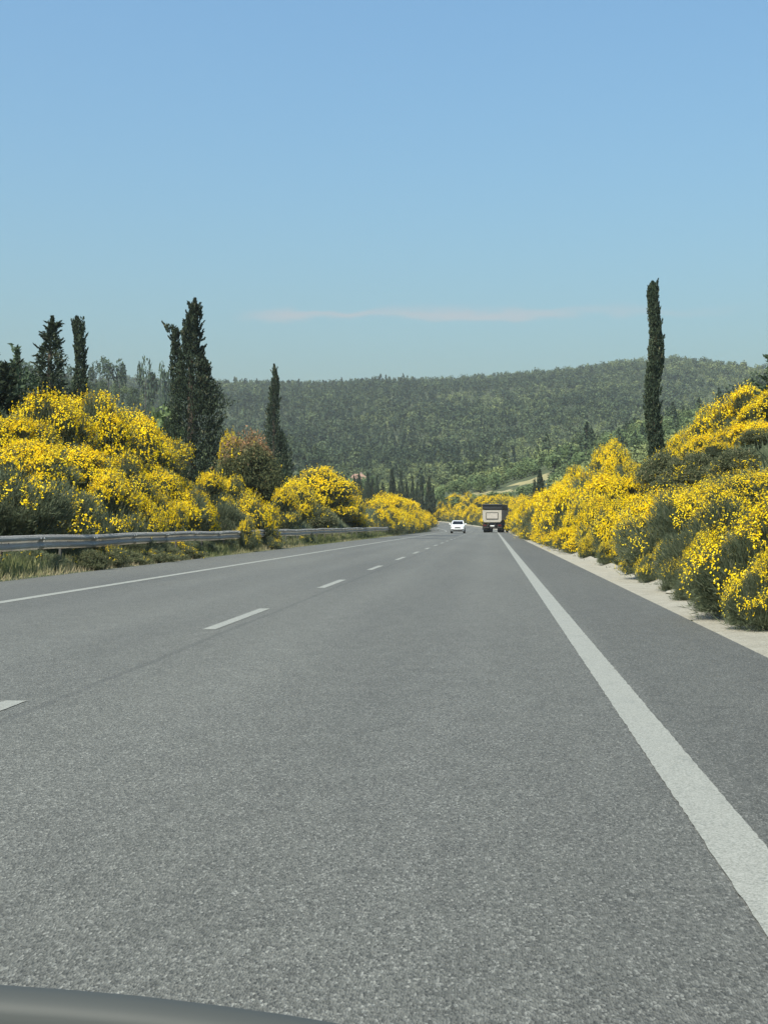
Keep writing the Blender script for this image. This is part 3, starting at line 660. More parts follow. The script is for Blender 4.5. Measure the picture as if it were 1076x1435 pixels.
# umbrella pines on the skyline of the near left hill
for px, py, wp, lb in [(134, 507, 18, 'leftmost umbrella pine of the skyline group on left hill'), (152, 501, 22, 'tallest umbrella pine of the skyline group on left hill'), (168, 506, 20, 'right umbrella pine of the skyline group on left hill'),
                       (204, 504, 28, 'broad umbrella pine alone on left hill skyline'), (234, 514, 24, 'low umbrella pine on skyline touching the ragged cypress'), (93, 512, 30, 'umbrella pine between the two left conifers'), (40, 506, 30, 'umbrella pine left of the cone-shaped conifer')]:
    x, y, D = at(px, Y=455); zt = CAMH + (735 - py) / FPX * D; z0 = gz(x, y)
    wood_tree('umbrella', x, y, max(zt - z0, 5) / 1.0, wp / FPX * D / .8, lb, 'umbrella pines on the left skyline', 'pine_tree', 'pine')
# pale loose tree at the right end of the cypress row
x, y, D = at(617, Y=330); wood_tree('round', x, y, CAMH + (735 - 672) / FPX * D - gz(x, y), 26 / FPX * D, 'pale grey-green loose tree right of the far cypress row', None, 'olive_tree', 'tree')

# the wood itself: nearest trees are things, the far slope is one mass
def wood_points():
    global rng; rng = np.random.default_rng(77)
    y = np.sqrt(rng.uniform(150 ** 2, 1400 ** 2, 60000)); px = rng.uniform(-170, 1260, len(y)); x = px_x(px, y); d = x - xc(y)
    py_g = 735 - (ground(x, y) - CAMH) / np.hypot(x, y) * FPX
    ok = (np.abs(d + 2) > 24) | (y > 560)
    ok &= ~((y < 250) & (np.abs(d + 2) < 34))
    meadow = (px > 625) & (px < 775) & (y > 285) & (y < 372) & (vnoise(np.stack([x / 9, y / 9], -1), 8) < .75)
    meadow |= (px > 560) & (px < 640) & (y > 360) & (y < 430) & (vnoise(np.stack([x / 12, y / 12], -1), 18) < 0)
    ok &= ~meadow
    x, y, px = x[ok], y[ok], px[ok]
    sp_ = 3.4 + 1.9 * sstep(350, 1000, y) + 1.2 * np.maximum(vnoise(np.stack([x / 40, y / 55], -1), 31), 0)                       # spacing
    o = np.argsort(y); x, y, px, sp_ = x[o], y[o], px[o], sp_[o]; cell = {}; keep = []
    for i in range(len(x)):
        g = sp_[i]; cx, cy = int(x[i] // 6), int(y[i] // 6); good = True
        for ax in (-1, 0, 1):
            for ay in (-1, 0, 1):
                for j in cell.get((cx + ax, cy + ay), ()):
                    if (x[i] - x[j]) ** 2 + (y[i] - y[j]) ** 2 < g * g: good = False; break
                if not good: break
            if not good: break
        if good: cell.setdefault((cx, cy), []).append(i); keep.append(i)
    return x[keep], y[keep], px[keep]
wx, wy, wpx = wood_points(); wz = ground(wx, wy)
py_c = 735 - (wz + 4 - CAMH) / np.hypot(wx, wy) * FPX
# kinds: dark pines above, pale round trees on the lower right slope and the foot of the hill
band = np.interp(wpx, [0, 300, 500, 640, 700, 800, 900, 1000, 1100], [560, 640, 664, 650, 632, 602, 578, 540, 515])
pround = sstep(-14, 14, py_c - band + 14 * vnoise(np.stack([wx / 30, wy / 30], -1), 4)) * .9
mixn = vnoise(np.stack([wx / 45, wy / 60], -1), 14)
kind = np.where(rng.random(len(wx)) < np.maximum(pround, .75 * sstep(.1, .6, mixn)), 1, 0)
# which trees can be seen: march over azimuth bins keeping the horizon so far
az_ = ((wpx + 200) / 6).astype(int); hor = np.full(400, 1e9); vis = np.zeros(len(wx), bool)
for i in np.argsort(wy):
    top = 735 - (wz[i] + 6 - CAMH) / math.hypot(wx[i], wy[i]) * FPX
    if top < hor[az_[i]] - .5: vis[i] = True
    hor[az_[i]] = min(hor[az_[i]], 735 - (wz[i] + 3 - CAMH) / math.hypot(wx[i], wy[i]) * FPX)
hedge_top = np.interp(wpx, [-200, 0, 240, 300, 400, 460, 500, 620, 690, 720, 850, 900, 1076, 1300], [560, 555, 580, 610, 660, 655, 700, 712, 715, 700, 620, 620, 545, 520])
seen = vis & (py_c < hedge_top + 4) & (wpx > -10) & (wpx < 1086)
near_i = [i for i in np.argsort(wy) if seen[i]][:260]
far_mask = np.ones(len(wx), bool); far_mask[near_i] = False
for i in near_i:
    if kind[i] == 1:
        h = random.uniform(3.6, 5.6); wd = h * random.uniform(.9, 1.3)
        lb = 'pale round tree on the near right slope of the wooded hill' if wpx[i] > 640 else 'pale round tree at the foot of the wooded hill beyond the left hedge'
        wood_tree('round', wx[i], wy[i], h, wd, lb, 'round trees on right slope' if wpx[i] > 640 else 'round trees beyond left hedge', 'round_tree', 'tree', wz[i])
    else:
        h = random.uniform(6, 9.5) if wpx[i] > 330 else random.uniform(3, 4.4); wd = h * random.uniform(.65, .9)
        lb = 'dark pine on the wooded slope right of the road' if wpx[i] > 640 else 'dark pine on the wooded slope behind the left hedge'
        wood_tree('cone', wx[i], wy[i], h, wd, lb, 'pines on right slope' if wpx[i] > 640 else 'pines behind left hedge', 'pine_tree', 'pine', wz[i])
def wood_mass():
    global rng; rng = np.random.default_rng(5)
    idx = np.nonzero(far_mask & (wy > 160))[0]; Vs, Ts = [], []
    base = {}
    for k in ('cone', 'round', 'umbrella'):
        for q in range(4):
            for lod, (n, leaf) in enumerate([(270, .112), (120, .155)]): base[k, q, lod] = clump_tree(300 + q, k, n, leaf)
    pine_tone = .36 + .17 * vnoise(np.stack([wx / 70, wy / 90], -1), 21) + .12 * vnoise(np.stack([wx / 22, wy / 30], -1), 22)
    for i in idx:
        r = rng.random(); k = 'round' if kind[i] or (wpx[i] > 600 and wy[i] > 650 and r > .35) else ('umbrella' if r < .3 else 'cone'); q = rng.integers(4); lod = int(wy[i] > 650)
        V, F, mi, T = base[k, q, lod]; h = rng.uniform(3.8, 6) if kind[i] else (rng.uniform(5.5, 10.5) if wpx[i] > 330 or wy[i] > 600 else rng.uniform(3.6, 5.8)) * (1.25 if r > .95 and wpx[i] < 620 else 1); wd = h * (rng.uniform(.9, 1.25) if kind[i] else rng.uniform(.6, .85)) 
        if k == 'umbrella': wd = h * .8
        a = rng.uniform(0, 6.283); c, s = math.cos(a) * wd, math.sin(a) * wd
        P = np.stack([V[10:, 0] * c - V[10:, 1] * s + wx[i], V[10:, 0] * s + V[10:, 1] * c + wy[i], V[10:, 2] * h + wz[i] - .2], -1); Vs.append(P)
        b = pine_tone[i] + (.46 if kind[i] else 0) + rng.normal(0, .15); Ts.append(np.clip(b + (T[5:] - .5) * .5, 0, 1))
    V = np.concatenate(Vs); print('wood trees', len(idx), 'faces', len(V) // 4)
    o = link(bpy.data.objects.new('pine_wood', mesh_np('pine_wood', V, np.arange(len(V)).reshape(-1, 4), [MT['wood']], tint=np.concatenate(Ts))))
    tag(o, 'dense dark pine wood covering the far hills', 'wood', kind='stuff')
wood_mass()

# ------------------------------------------------------------------ the air
hz = MB(); hz.box((0, 1650, 110), (6400, 3800, 232))
m, t, o_ = new_mat('haze_air'); pv = N(t, 'ShaderNodeVolumePrincipled'); pv.inputs['Color'].default_value = (.95, .95, .92, 1)
pv.inputs['Density'].default_value = .0002; pv.inputs['Anisotropy'].default_value = .3; t.links.new(pv.outputs[0], o_.inputs['Volume'])
hzo = hz.build('haze', m); tag(hzo, 'thin blue summer haze over the valley', 'haze', kind='stuff')

# ------------------------------------------------------------------ undergrowth and grass on the banks
def tufts(name, label, n, yr, dfun, hfun, mat, tone, wd, cat='grass'):
    global rng; rng = np.random.default_rng(len(name) + n)
    y = yr[0] * (yr[1] / yr[0]) ** rng.random(n); d = dfun(n, y); x = d + xc(y); z = ground(x, y); h = hfun(n, d, y) * rng.uniform(.5, 1.25, n)
    q = .33 if mat == 'grass' else .8; a = nrm(np.stack([rng.normal(0, q, n), rng.normal(0, q, n), np.ones(n)], -1)); s = nrm(np.cross(a, rdir(n))); k = (h * .05 * wd + .003 * wd)[:, None]
    b = np.stack([x, y, z - .03], -1); mid = b + a * (h * .55)[:, None]; bend = np.stack([rng.normal(0, .3, n), rng.normal(0, .3, n), np.full(n, .75)], -1)
    top = mid + nrm(a + bend * .8) * (h * .5)[:, None]
    V = np.stack([b - s * k, b + s * k, mid + s * k * .7, mid - s * k * .7, top], 1).reshape(-1, 3); i = np.arange(n)[:, None] * 5
    F = np.concatenate([i + np.array([0, 1, 2, 3]), i + np.array([3, 2, 4, 4])]); F = F[:n]
    F2 = np.concatenate([F[:, [0, 1, 2]], F[:, [0, 2, 3]], i + np.array([3, 2, 4])])
    T = np.clip(tone(d, y, np.stack([x, y], -1)) + rng.normal(0, .12, n), 0, 1)
    o = link(bpy.data.objects.new(name, mesh_np(name, V, F2, [MT[mat]], tint=np.tile(T, 3)))); tag(o, label, cat, kind='stuff')
tufts('roadside_grass', 'green and straw coloured grass strip under the guardrail', 40000, (16, 150), lambda n, y: -rng.triangular(9.35, 10.2, 11.6, n),
      lambda n, d, y: .08 + .30 * sstep(9.4, 10.4, -d), 'grass', lambda d, y, p: .38 + .5 * sstep(10.2, 9.4, -d) + .28 * vnoise(p * (.9, .35), 3), 1.0)
tufts('undergrowth', 'low green undergrowth between the broom bushes', 42000, (14, 170), lambda n, y: np.where(rng.random(n) < .5, -rng.uniform(10.8, 17, n), rng.triangular(2.75, 3.4, 11, n)),
      lambda n, d, y: .14 + .26 * sstep(3.0, 5.0, np.where(d > 0, d, -d - 7)), 'twig', lambda d, y, p: .45 + .3 * vnoise(p, 6), 1.1, 'undergrowth')

# ------------------------------------------------------------------ guardrail on the left
def guardrail():
    o = empty('guardrail', (0, 0, 0)); tag(o, 'long grey steel guardrail with dented beam along the left roadside', 'guardrail')
    ys = np.arange(6, 172, 1.0); prof = [(0, -.165), (.035, -.15), (.075, -.105), (.078, -.07), (.035, -.03), (.012, 0), (.035, .03), (.078, .07), (.075, .105), (.035, .15), (0, .165)]
    bm = bmesh.new(); rows = []
    for y in ys:
        dd = -10.2 + .018 * math.sin(y * .41) + .012 * math.sin(y * 1.13 + 1); zz = .70 + .012 * math.sin(y * .33) + .01 * math.sin(y * .87)
        rows.append([bm.verts.new((dd + px_, y, zz + pz)) for px_, pz in prof])
    for a, b in zip(rows, rows[1:]):
        for i in range(len(prof) - 1): bm.faces.new((a[i], a[i + 1], b[i + 1], b[i]))
    bmesh.ops.solidify(bm, geom=bm.faces[:], thickness=.006)
    bmesh.ops.recalc_face_normals(bm, faces=bm.faces)
    me = bpy.data.meshes.new('beam'); bm.to_mesh(me); bm.free(); me.materials.append(MT['zinc']); link(bpy.data.objects.new('beam', me), o)
    for k, y in enumerate(np.arange(8, 171, 4.0)):
        p = MB(); p.box((0, 0, .14), (.055, .11, 1.3), .006); p.box((.065, 0, .70), (.10, .10, .20), .01)
        p.cyl((.165, 0, .70), .022, .03, 'X', 8)
        if k == 0: pm = p.build('post', MT['oldzinc'], o); q = pm
        else: p.bm.free(); q = link(bpy.data.objects.new('post', pm.data), o)
        q.location = (-10.36, y, 0)
    jn = None
    for y in np.arange(10, 168, 4.0):                       # lapped joints of the beam
        if jn is None:
            b = bmesh.new(); r0 = [[b.verts.new((px_ + .004, yy, pz * 1.01)) for px_, pz in prof] for yy in (-.18, .18)]
            for i in range(len(prof) - 1): b.faces.new((r0[0][i], r0[0][i + 1], r0[1][i + 1], r0[1][i]))
            bmesh.ops.solidify(b, geom=b.faces[:], thickness=-.006)
            for sy in (-.11, .11):
                for sz in (-.08, .08): bmesh.ops.create_uvsphere(b, u_segments=8, v_segments=5, radius=.022, matrix=Matrix.Translation((.083, sy, sz)))
            jn = bpy.data.meshes.new('lap_joint'); b.to_mesh(jn); b.free(); jn.materials.append(MT['zinc'])
        q = link(bpy.data.objects.new('lap_joint', jn), o); q.location = (-10.2 + .018 * math.sin(y * .41) + .012 * math.sin(y * 1.13 + 1) , y, .70 + .012 * math.sin(y * .33) + .01 * math.sin(y * .87))
guardrail()

# ------------------------------------------------------------------ vehicles
def car_paint(name, col):
    m, t, o = new_mat(name); b = bsdf(t, o, col, .3, 0, .5); b.inputs['Coat Weight'].default_value = .6; b.inputs['Coat Roughness'].default_value = .05; return m
MT['white'] = car_paint('white_paint', (.80, .80, .79)); MT['cream'] = plain('cream_paint', (.42, .38, .315), .55, nscale=3, namt=.1)
MT['black'] = plain('black_plastic', (.018, .018, .019), .5); MT['tyre'] = plain('tyre_rubber', (.02, .02, .02), .85); MT['glass'] = plain('dark_glass', (.02, .025, .03), .05, 0, .8)
MT['chrome'] = plain('alloy', (.5, .5, .51), .3, .9); MT['lens'] = plain('clear_lens', (.75, .77, .78), .1, .3); MT['redlens'] = plain('red_lens', (.09, .010, .009), .2)
MT['tarp'] = plain('black_tarpaulin', (.022, .023, .024), .7, nscale=2, namt=.2); MT['chassis'] = plain('dirty_chassis', (.05, .042, .036), .8, nscale=4, namt=.2)
MT['plate'] = plain('number_plate', (.75, .75, .72), .5); MT['panel'] = plain('panel_grey_beige', (.46, .41, .35), .6, nscale=4, namt=.1)
MT['orange'] = plain('amber_lens', (.6, .2, .02), .3)
def wheel(parent, x, y, r, wd):
    t_ = MB(); prof = [(r * .62, -wd / 2), (r * .92, -wd / 2), (r, -wd * .35), (r, wd * .35), (r * .92, wd / 2), (r * .62, wd / 2)]
    t_.loft([[(p[1], math.cos(a) * p[0], math.sin(a) * p[0]) for p in prof] for a in [i / 28 * 6.28318 for i in range(28)] + [0]], cap=False, closed=False)
    o = t_.build('wheel', MT['tyre'], parent, 40); o.location = (x, y, r)
    rm = MB(); rm.cyl((0, 0, 0), r * .64, wd * .7, 'X', 24); rm.cyl((math.copysign(wd * .37, x), 0, 0), r * .18, wd * .1, 'X', 12)
    for k in range(5):
        a = k / 5 * 6.283; rm.box((math.copysign(wd * .37, x), math.cos(a) * r * .36, math.sin(a) * r * .36), (wd * .06, r * .14, r * .5), 0, Matrix.Rotation(-a + R(90), 4, 'X') if False else Matrix.Rotation(a - R(90), 4, 'X'))
    rm.build('rim', MT['chrome'], o, 40)
def car(x, y, rz, label):
    """oncoming saloon; modelled with its nose toward -Y"""
    o = empty('car', (x, y, float(zr(np.array([y]))[0]) + .002), rz); tag(o, label, 'car')
    # lower body: rings across the width running from nose to tail
    st = [(-2.22, .56, .36, .66, .80), (-2.12, .80, .27, .74, .86), (-1.75, .88, .2, .88, .9), (-1.0, .90, .2, .97, .9), (0, .91, .2, 1.0, .9), (1.2, .90, .2, 1.03, .9), (1.9, .87, .24, 1.04, .88), (2.18, .78, .32, .98, .84), (2.25, .66, .42, .9, .78)]
    rings = []
    for yy, hw, zb, zt, k in st:
        h = []
        for sx in (1, -1):
            side = [(hw * .86, zb), (hw * .97, zb + .1), (hw, (zb + zt) * .5), (hw * .97, zt - .1), (hw * .88, zt - .02), (hw * .55, zt + .02)]
            h += [(sx * a, yy, b) for a, b in (side if sx == 1 else side[::-1])]
        rings.append(h)
    b = MB(); b.loft(rings); body = b.build('body', MT['white'], o, 35)
    cab = [(-.95, .78, .94, .985), (-.35, .70, 1.0, 1.40), (.15, .66, 1.0, 1.47), (.9, .66, 1.0, 1.46), (1.45, .70, 1.0, 1.33), (2.0, .78, 1.0, 1.05)]
    rings = [[(sx * a, yy, zz) for sx, a, zz in ((1, .80, zb - .03), (1, hw + (.80 - hw) * .45, zb + (zt - zb) * .5), (1, hw, zt - .05 * (zt - zb)), (1, hw * .8, zt), (-1, hw * .8, zt), (-1, hw, zt - .05 * (zt - zb)), (-1, hw + (.80 - hw) * .45, zb + (zt - zb) * .5), (-1, .80, zb - .03))] for yy, hw, zb, zt in cab]
    c = MB(); c.loft(rings); c.build('roof', MT['white'], o, 35)
    def quad(name, pts, mat, th=.012):
        m_ = MB(); v = [m_.bm.verts.new(p) for p in pts]; m_.bm.faces.new(v); bmesh.ops.solidify(m_.bm, geom=m_.bm.faces[:], thickness=th); return m_.build(name, MT[mat], o)
    quad('windscreen', [(-.70, -.93, 1.03), (.70, -.93, 1.03), (.60, -.38, 1.395), (-.60, -.38, 1.395)], 'glass', .03)
    quad('rear_window', [(.66, 1.90, 1.13), (-.66, 1.90, 1.13), (-.56, 1.46, 1.345), (.56, 1.46, 1.345)], 'glass', .03)
    for sx in (1, -1):
        pts = [(sx * .795, -.7, 1.03), (sx * .795, 1.5, 1.05), (sx * .715, 1.2, 1.36), (sx * .70, .3, 1.42), (sx * .72, -.25, 1.36)]
        quad('side_window', pts if sx == 1 else pts[::-1], 'glass', .02)
        m_ = MB(); m_.box((sx * .62, -2.06, .70), (.40, .22, .13), .03, Matrix.Rotation(R(-8 * sx), 4, 'Z')); h_ = m_.build('headlight', MT['lens'], o, 40)
        m_ = MB(); m_.box((sx * .62, -2.06, .775), (.42, .23, .022), .008, Matrix.Rotation(R(-8 * sx), 4, 'Z')); m_.build('trim', MT['black'], h_)
        m_ = MB(); m_.box((sx * .68, 2.1, .82), (.36, .22, .13), .03); m_.build('tail_light', MT['redlens'], o, 40)
        m_ = MB(); m_.box((sx * .99, -.62, 1.06), (.2, .12, .14), .035); m_.box((sx * .87, -.62, 1.0), (.12, .05, .04), .01); m_.build('mirror', MT['white'], o, 40)
        for yy in (-1.38, 1.36): wheel(o, sx * .79, yy, .33, .23)
        m_ = MB(); m_.box((sx * .66, -2.15, .43), (.26, .16, .10), .03); m_.build('fog_light', MT['black'], o, 40)
    m_ = MB(); m_.box((0, -2.17, .64), (.74, .12, .15), .03); [m_.box((0, -2.235, .60 + .04 * k), (.66, .01, .012)) for k in range(3)]; m_.build('grille', MT['black'], o, 40)
    m_ = MB(); m_.box((0, -2.15, .38), (1.15, .16, .15), .03); m_.build('bumper_intake', MT['black'], o, 40)
    m_ = MB(); m_.box((0, -2.25, .50), (.50, .02, .11), .004); m_.build('number_plate', MT['plate'], o)
    m_ = MB(); m_.cyl((0, -2.245, .70), .05, .02, 'Y', 16); m_.build('badge', MT['chrome'], o, 40)
    return o
x, y, D = at(641.5, Y=172)
ca = car(x, y, 0.0, 'white saloon car coming toward us in the left lane')

def truck(x, y, rz, label):
    o = empty('tipper_truck', (x, y, float(zr(np.array([y]))[0]) + .002), rz); tag(o, label, 'truck')
    # tipping body: sloped tub, wider at the top, rear face at y = 0
    def ring(yy, s=0.0): return [(-1.13, yy, 1.18 + s), (1.13, yy, 1.18 + s), (1.25, yy, 1.55 + s), (1.25, yy, 2.72), (-1.25, yy, 2.72), (-1.25, yy, 1.55 + s)]
    b = MB(); b.loft([ring(0.0), ring(6.4)]); tub = b.build('tipper_body', MT['chassis'], o)
    for k in range(7):
        for sx in (1, -1):
            m_ = MB(); m_.box((sx * 1.27, .35 + k * .95, 2.1), (.06, .10, 1.15), .01); m_.build('side_rib', MT['panel'], tub)
    g = MB()                                                     # tailgate with chamfered lower corners
    def gate(yy, k, dz=0): return [(-1.0 * k, yy, 1.22 + dz), (1.0 * k, yy, 1.22 + dz), (1.2 * k, yy, 1.5 + dz), (1.2 * k, yy, 2.68 - dz), (-1.2 * k, yy, 2.68 - dz), (-1.2 * k, yy, 1.5 + dz)]
    g.loft([gate(-.003, 1), gate(-.10, 1), gate(-.115, .97, .03)]); gt = g.build('tailgate', MT['cream'], o)
    p = MB()
    for c, d in (((0, -.135, 1.62), (1.5, .05, .07)), ((0, -.135, 2.38), (1.5, .05, .07)), ((-.73, -.135, 2.0), (.07, .05, .70)), ((.73, -.135, 2.0), (.07, .05, .70))): p.box(c, d, .012)
    p.build('frame_rib', MT['tarp'], gt)
    p = MB(); p.box((0, -.13, 2.0), (1.38, .03, .66), .01); p.build('inset_panel', MT['panel'], gt)
    p = MB(); p.box((0, 3.1, 3.07), (2.52, 6.6, .66), .12); p.tube([(-1.2, -.22, 3.32), (1.2, -.22, 3.32)], .11, 10); p.build('tarpaulin_cover', MT['tarp'], o, 40)
    c = MB(); [c.box((sx * .42, 3.6, .95), (.10, 8.8, .26), .01) for sx in (1, -1)]; c.box((0, .25, .98), (2.3, .25, .34), .02); c.build('chassis', MT['chassis'], o)
    m_ = MB(); m_.box((0, .05, .62), (2.35, .12, .14), .02); [m_.box((sx * .7, .15, .8), (.08, .1, .3)) for sx in (1, -1)]; m_.build('underrun_bar', MT['chassis'], o)
    for sx in (1, -1):
        m_ = MB(); m_.box((sx * .95, .02, .86), (.42, .10, .16), .02); m_.build('tail_light', MT['redlens'], o)
        m_ = MB(); m_.box((sx * .98, .30, .62), (.62, .02, .62), .006); m_.build('mudflap', MT['black'], o)
        for yy in (1.0, 2.35): [wheel(o, sx * q, yy, .52, .29) for q in (1.06, .72)]
        wheel(o, sx * 1.04, 7.5, .52, .30)
        m_ = MB(); m_.box((sx * 1.46, 8.0, 2.5), (.22, .12, .75), .03); m_.box((sx * 1.30, 8.05, 2.75), (.16, .04, .04)); m_.build('mirror', MT['black'], o, 40)
        m_ = MB(); m_.box((sx * 1.02, 4.9, .75), (.5, 1.3, .55), .06); m_.build('fuel_tank', MT['chrome'], o, 40)
        m_ = MB(); m_.box((sx * 1.255, 7.75, 2.35), (.02, .95, .62), .006); m_.build('side_window', MT['glass'], o)
    m_ = MB(); m_.box((0, -.02, .80), (.52, .03, .13), .004); m_.build('number_plate', MT['plate'], o)
    cb = MB(); cb.loft([[(-1.24, yy, .75), (1.24, yy, .75), (1.24, yy, 2.1), (1.18, yy, zt), (-1.18, yy, zt), (-1.24, yy, 2.1)] for yy, zt in ((6.75, 3.05), (8.2, 3.1), (8.62, 2.5), (8.75, 1.8))]); cb.build('cab', MT['cream'], o, 40)
    m_ = MB(); m_.box((0, 8.66, 2.28), (2.1, .06, .75), .02, Matrix.Rotation(R(0), 4, 'X')); m_.build('windscreen', MT['glass'], o)
    m_ = MB(); m_.box((0, 8.75, .62), (2.4, .2, .4), .05); m_.build('bumper', MT['black'], o, 40)
    return o
x, y, D = at(689.5, Y=188)
tk = truck(x, y, R(-7.0), 'cream dump truck with black tarpaulin cover driving away ahead')

tk.scale = (1.1, 1.1, 1.15); ca.scale = (1, 1, 1.1)

# ------------------------------------------------------------------ the house at the foot of the hill
MT['wallp'] = plain('pale_plaster', (.36, .28, .22), .9, nscale=1.2, namt=.1); MT['tiles'] = plain('clay_tiles', (.33, .20, .14), .9, nscale=2.5, namt=.2)
def house(px, py, Y, w_, d_, h_, rz, label):
    x, y, D = at(px, Y=Y); zt = CAMH + (735 - py) / FPX * D
    o = empty('house', (x, y, zt - h_ - 1.6), rz); tag(o, label, 'house', 'houses at the foot of the hill')
    b = MB(); b.box((0, 0, h_ / 2 - 1.5), (w_, d_, h_ + 3)); b.build('wall', MT['wallp'], o)
    r = MB(); r.loft([[(-w_ / 2 - .5, -d_ / 2 - .5, h_ + .003), (w_ / 2 + .5, -d_ / 2 - .5, h_ + .003), (w_ / 2 + .5, d_ / 2 + .5, h_ + .003), (-w_ / 2 - .5, d_ / 2 + .5, h_ + .003)], [(-w_ / 4, -.1, h_ + 1.6), (w_ / 4, -.1, h_ + 1.6), (w_ / 4, .1, h_ + 1.6), (-w_ / 4, .1, h_ + 1.6)]])
    rf = r.build('roof', MT['tiles'], o); c = MB(); c.box((w_ / 5, .6, h_ + 1.5), (.6, .6, 1.2)); c.build('chimney', MT['wallp'], rf)
    for k in (-.3, .05, .35):
        m_ = MB(); m_.box((w_ * k, -d_ / 2 - .02, h_ - 1.2), (1.1, .08, 1.2)); m_.build('window', MT['glass'], o)
house(502, 664, 420, 5.0, 5, 2.4, .3, 'small house with red tiled roof at the foot of the hill above the far cypresses')

# ------------------------------------------------------------------ rim of our own car at the lower left
def dash():
    o = empty('car_dashboard', (-.35, .62, .70)); tag(o, 'grey curved dashboard edge of the car the photo is taken from', 'dashboard')
    prof = [(0, 0), (.012, .010), (.03, .014), (.05, .010), (.062, -.004), (.06, -.03), (.0, -.03)]
    # edge measured on the photograph: from (-60,1376) over (0,1379) to (500,1440)
    pts = []
    for px in np.linspace(-140, 640, 40):
        py = np.interp(px, [-140, 0, 100, 200, 300, 400, 520, 640], [1376, 1380, 1387, 1396, 1408, 1422, 1442, 1466])
        dc = Vector(((px - PW / 2) / FPX, -(py - PH / 2) / FPX, -1.0)); q = cam.matrix_basis.to_3x3() @ dc; pts.append(Vector((0, 0, CAMH)) + q * (.80 / q.y))
    def swp(prof, dy, dz, name, mat):
        b = MB(); b.loft([[Vector(p) + Vector((0, a + dy, c + dz)) - o.location for a, c in prof] for p in pts]); return b.build(name, mat, o, 60)
    g = plain('dash_grey', (.048, .052, .048), .6, 0, .3); dk = plain('dash_dark', (.016, .017, .015), .7, 0, .2)
    swp([(0, 0), (-.004, .0012), (-.010, .0), (-.017, -.003), (-.023, -.009), (-.025, -.03), (0, -.03)], 0, 0, 'rim', g)
    swp([(-.0255, -.014), (-.06, -.028), (-.35, -.075), (-.35, -.11), (-.0255, -.05)], 0, 0, 'panel', dk)
dash()
# stones on the right verge
for i in range(46):
    yy = 10 * (9 ** random.random()); dd = random.uniform(2.75, 3.35); s = random.uniform(.02, .06) * random.choice([1, 1, 1.8])
    b = bmesh.new(); bmesh.ops.create_icosphere(b, subdivisions=2, radius=1)
    ax = [random.uniform(0, 6) for _ in range(3)]
    for v in b.verts: v.co *= 1 + .22 * math.sin(v.co.x * 2.1 + ax[0]) * math.sin(v.co.y * 2.7 + ax[1]) + .15 * math.sin(v.co.z * 4 + ax[2])
    me = bpy.data.meshes.new('stone'); b.to_mesh(me); b.free(); me.materials.append(MT['verge']); q = link(bpy.data.objects.new('stone', me))
    q.location = (dd, yy, .02 + s * .15); q.scale = (s * random.uniform(.8, 1.5), s * random.uniform(.8, 1.5), s * random.uniform(.5, .8)); q.rotation_euler = (0, 0, random.uniform(0, 6))
    tag(q, 'small pale stone lying on the dirt verge right of the asphalt', 'stone', 'stones on the right verge')

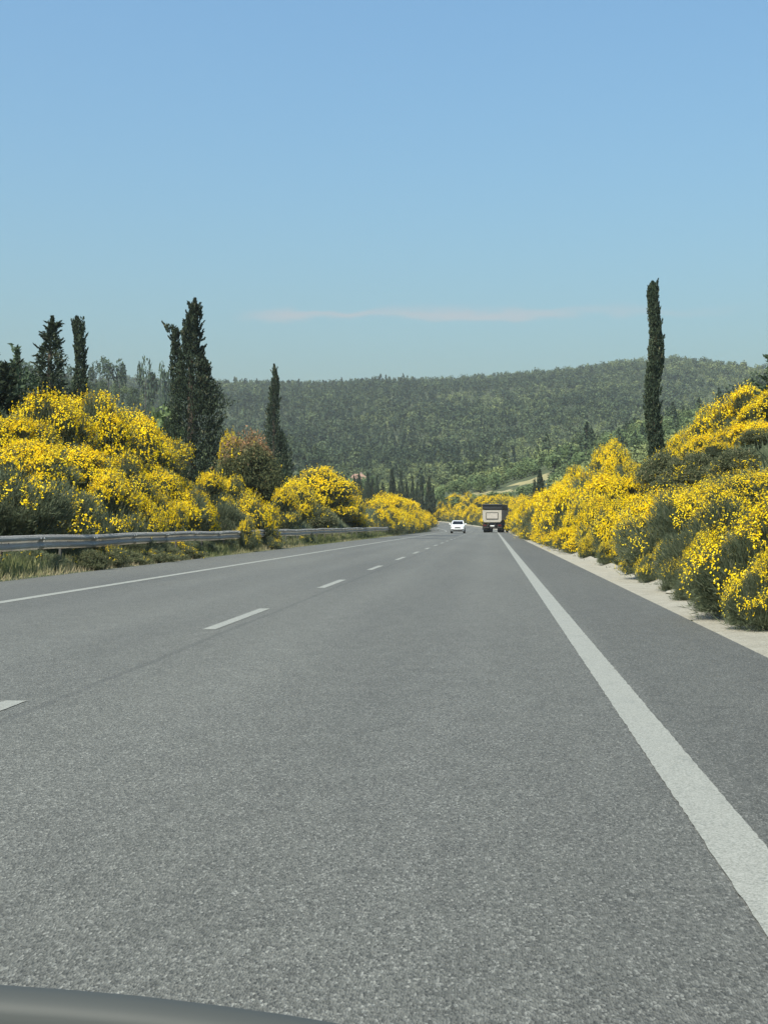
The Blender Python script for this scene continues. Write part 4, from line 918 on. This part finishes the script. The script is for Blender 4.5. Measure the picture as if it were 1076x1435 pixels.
# ------------------------------------------------------------------ dry meadow and bushes beyond the bend
def meadow():
    us = np.linspace(-1, 1, 45); D, T = np.meshgrid(us, us); r = np.maximum(np.abs(D), np.abs(T)); a = np.arctan2(T, D)
    R_ = r * (1 + .14 * np.sin(a * 3 + 1) + .09 * np.sin(a * 7)); n = np.maximum(np.hypot(D, T), 1e-6)
    cx, Y0, _ = at(694, Y=350); X = cx + D / n * R_ * 14; Y = Y0 + T / n * R_ * 30; Z = ground(X, Y) + .10 - .25 * sstep(.85, 1, r)
    i = np.arange(45 * 44).reshape(44, 45)[:, :-1].ravel(); F = np.stack([i, i + 1, i + 46, i + 45], 1)
    tag(link(bpy.data.objects.new('meadow', mesh_np('meadow', np.stack([X, Y, Z], -1).reshape(-1, 3), F, [MT['meadow']], smooth=True))), kind='structure')
meadow()
for i, (px, Y, h, wd) in enumerate([(652, 300, 3.2, 4.2), (664, 306, 3.0, 4.0), (676, 302, 3.4, 4.8), (688, 308, 3.6, 5), (700, 303, 3.2, 4.6), (712, 309, 2.6, 4), (730, 312, 3.2, 4.8), (744, 316, 3, 4.4), (640, 318, 3.4, 5), (628, 326, 3, 4.5), (662, 330, 2.6, 4), (695, 326, 2.2, 3.6), (742, 335, 2.4, 4.2)]):
    x, y, D = at(px, Y=Y); wood_tree('round', x, y, h, wd, 'rounded green bush beside the dry meadow beyond the bend', 'round bushes by the meadow', 'round_bush', 'bush')
for a, b, c, d in ((-9.35, -3.6, 104, 108.5), (-9.35, -3.2, 128, 140)):  # bands of shade across the left lane, put in as thin darker sheets
    struct('road_shade_band', *strip(a, b, np.arange(c, d + .1, .5), .0022, 3, .03), plain('shade_band_dark', (.06, .063, .058), .8, nscale=6, namt=.1))
# loose olive-green trees among the left conifers, a pine leaning in from the right edge
x, y, h = htop(230, 548, d=-21.0); wood_tree('round', x, y, h, 3.2, 'loose olive-green tree leaning against the left of the ragged cypress', None, 'olive_tree', 'tree')
x, y, h = htop(398, 628, d=-20.5); wood_tree('round', x, y, h, 2.6, 'small leafy tree at the foot of the slim pointed cypress', None, 'leafy_tree', 'tree')
x, y, h = htop(1103, 474, d=11.5)
conifer('pine_tree', 'pine', x, y, column_parts(131, [(0, 0, .4, h, [(0, .9), (.5, 1.0), (.8, .7), (1, .1)])], 5000, .24, .4, .5, tiers=2.6, droop=.02), h, 'pine', 'pine whose branch tips reach in at the right picture edge', tr=.1)
for px, py, wd in ((492, 661, 5), (512, 664, 5.5), (500, 669, 4.5), (519, 662, 5)):
    x, y, D = at(px, Y=402); zt = CAMH + (735 - py) / FPX * D; z0 = gz(x, y)
    wood_tree('round', x, y, max(zt - z0, 4), wd, 'round tree half hiding the small house at the foot of the hill', 'round trees by the house', 'round_tree', 'tree', z0)
# weeds crowding the rail
for k in range(17):
    yy = 27 + 3.1 * k + random.uniform(-.8, .8)
    bush(-10.85 + random.uniform(-.15, .15), yy, random.uniform(.6, .9), random.uniform(.55, .85), 'green' if k % 3 else 'sparse', 'low grey-green weed clump growing under the guardrail beam', 'weed clumps under the guardrail', name='weed_clump', cat='weed')
for k in range(6):
    bush(-9.95 + random.uniform(-.1, .1), 32.5 + 2.2 * k, random.uniform(.55, .75), random.uniform(.4, .6), 'dark', 'dark leafy weed clump between guardrail and asphalt', 'dark weeds beside the asphalt', name='weed_clump', cat='weed')
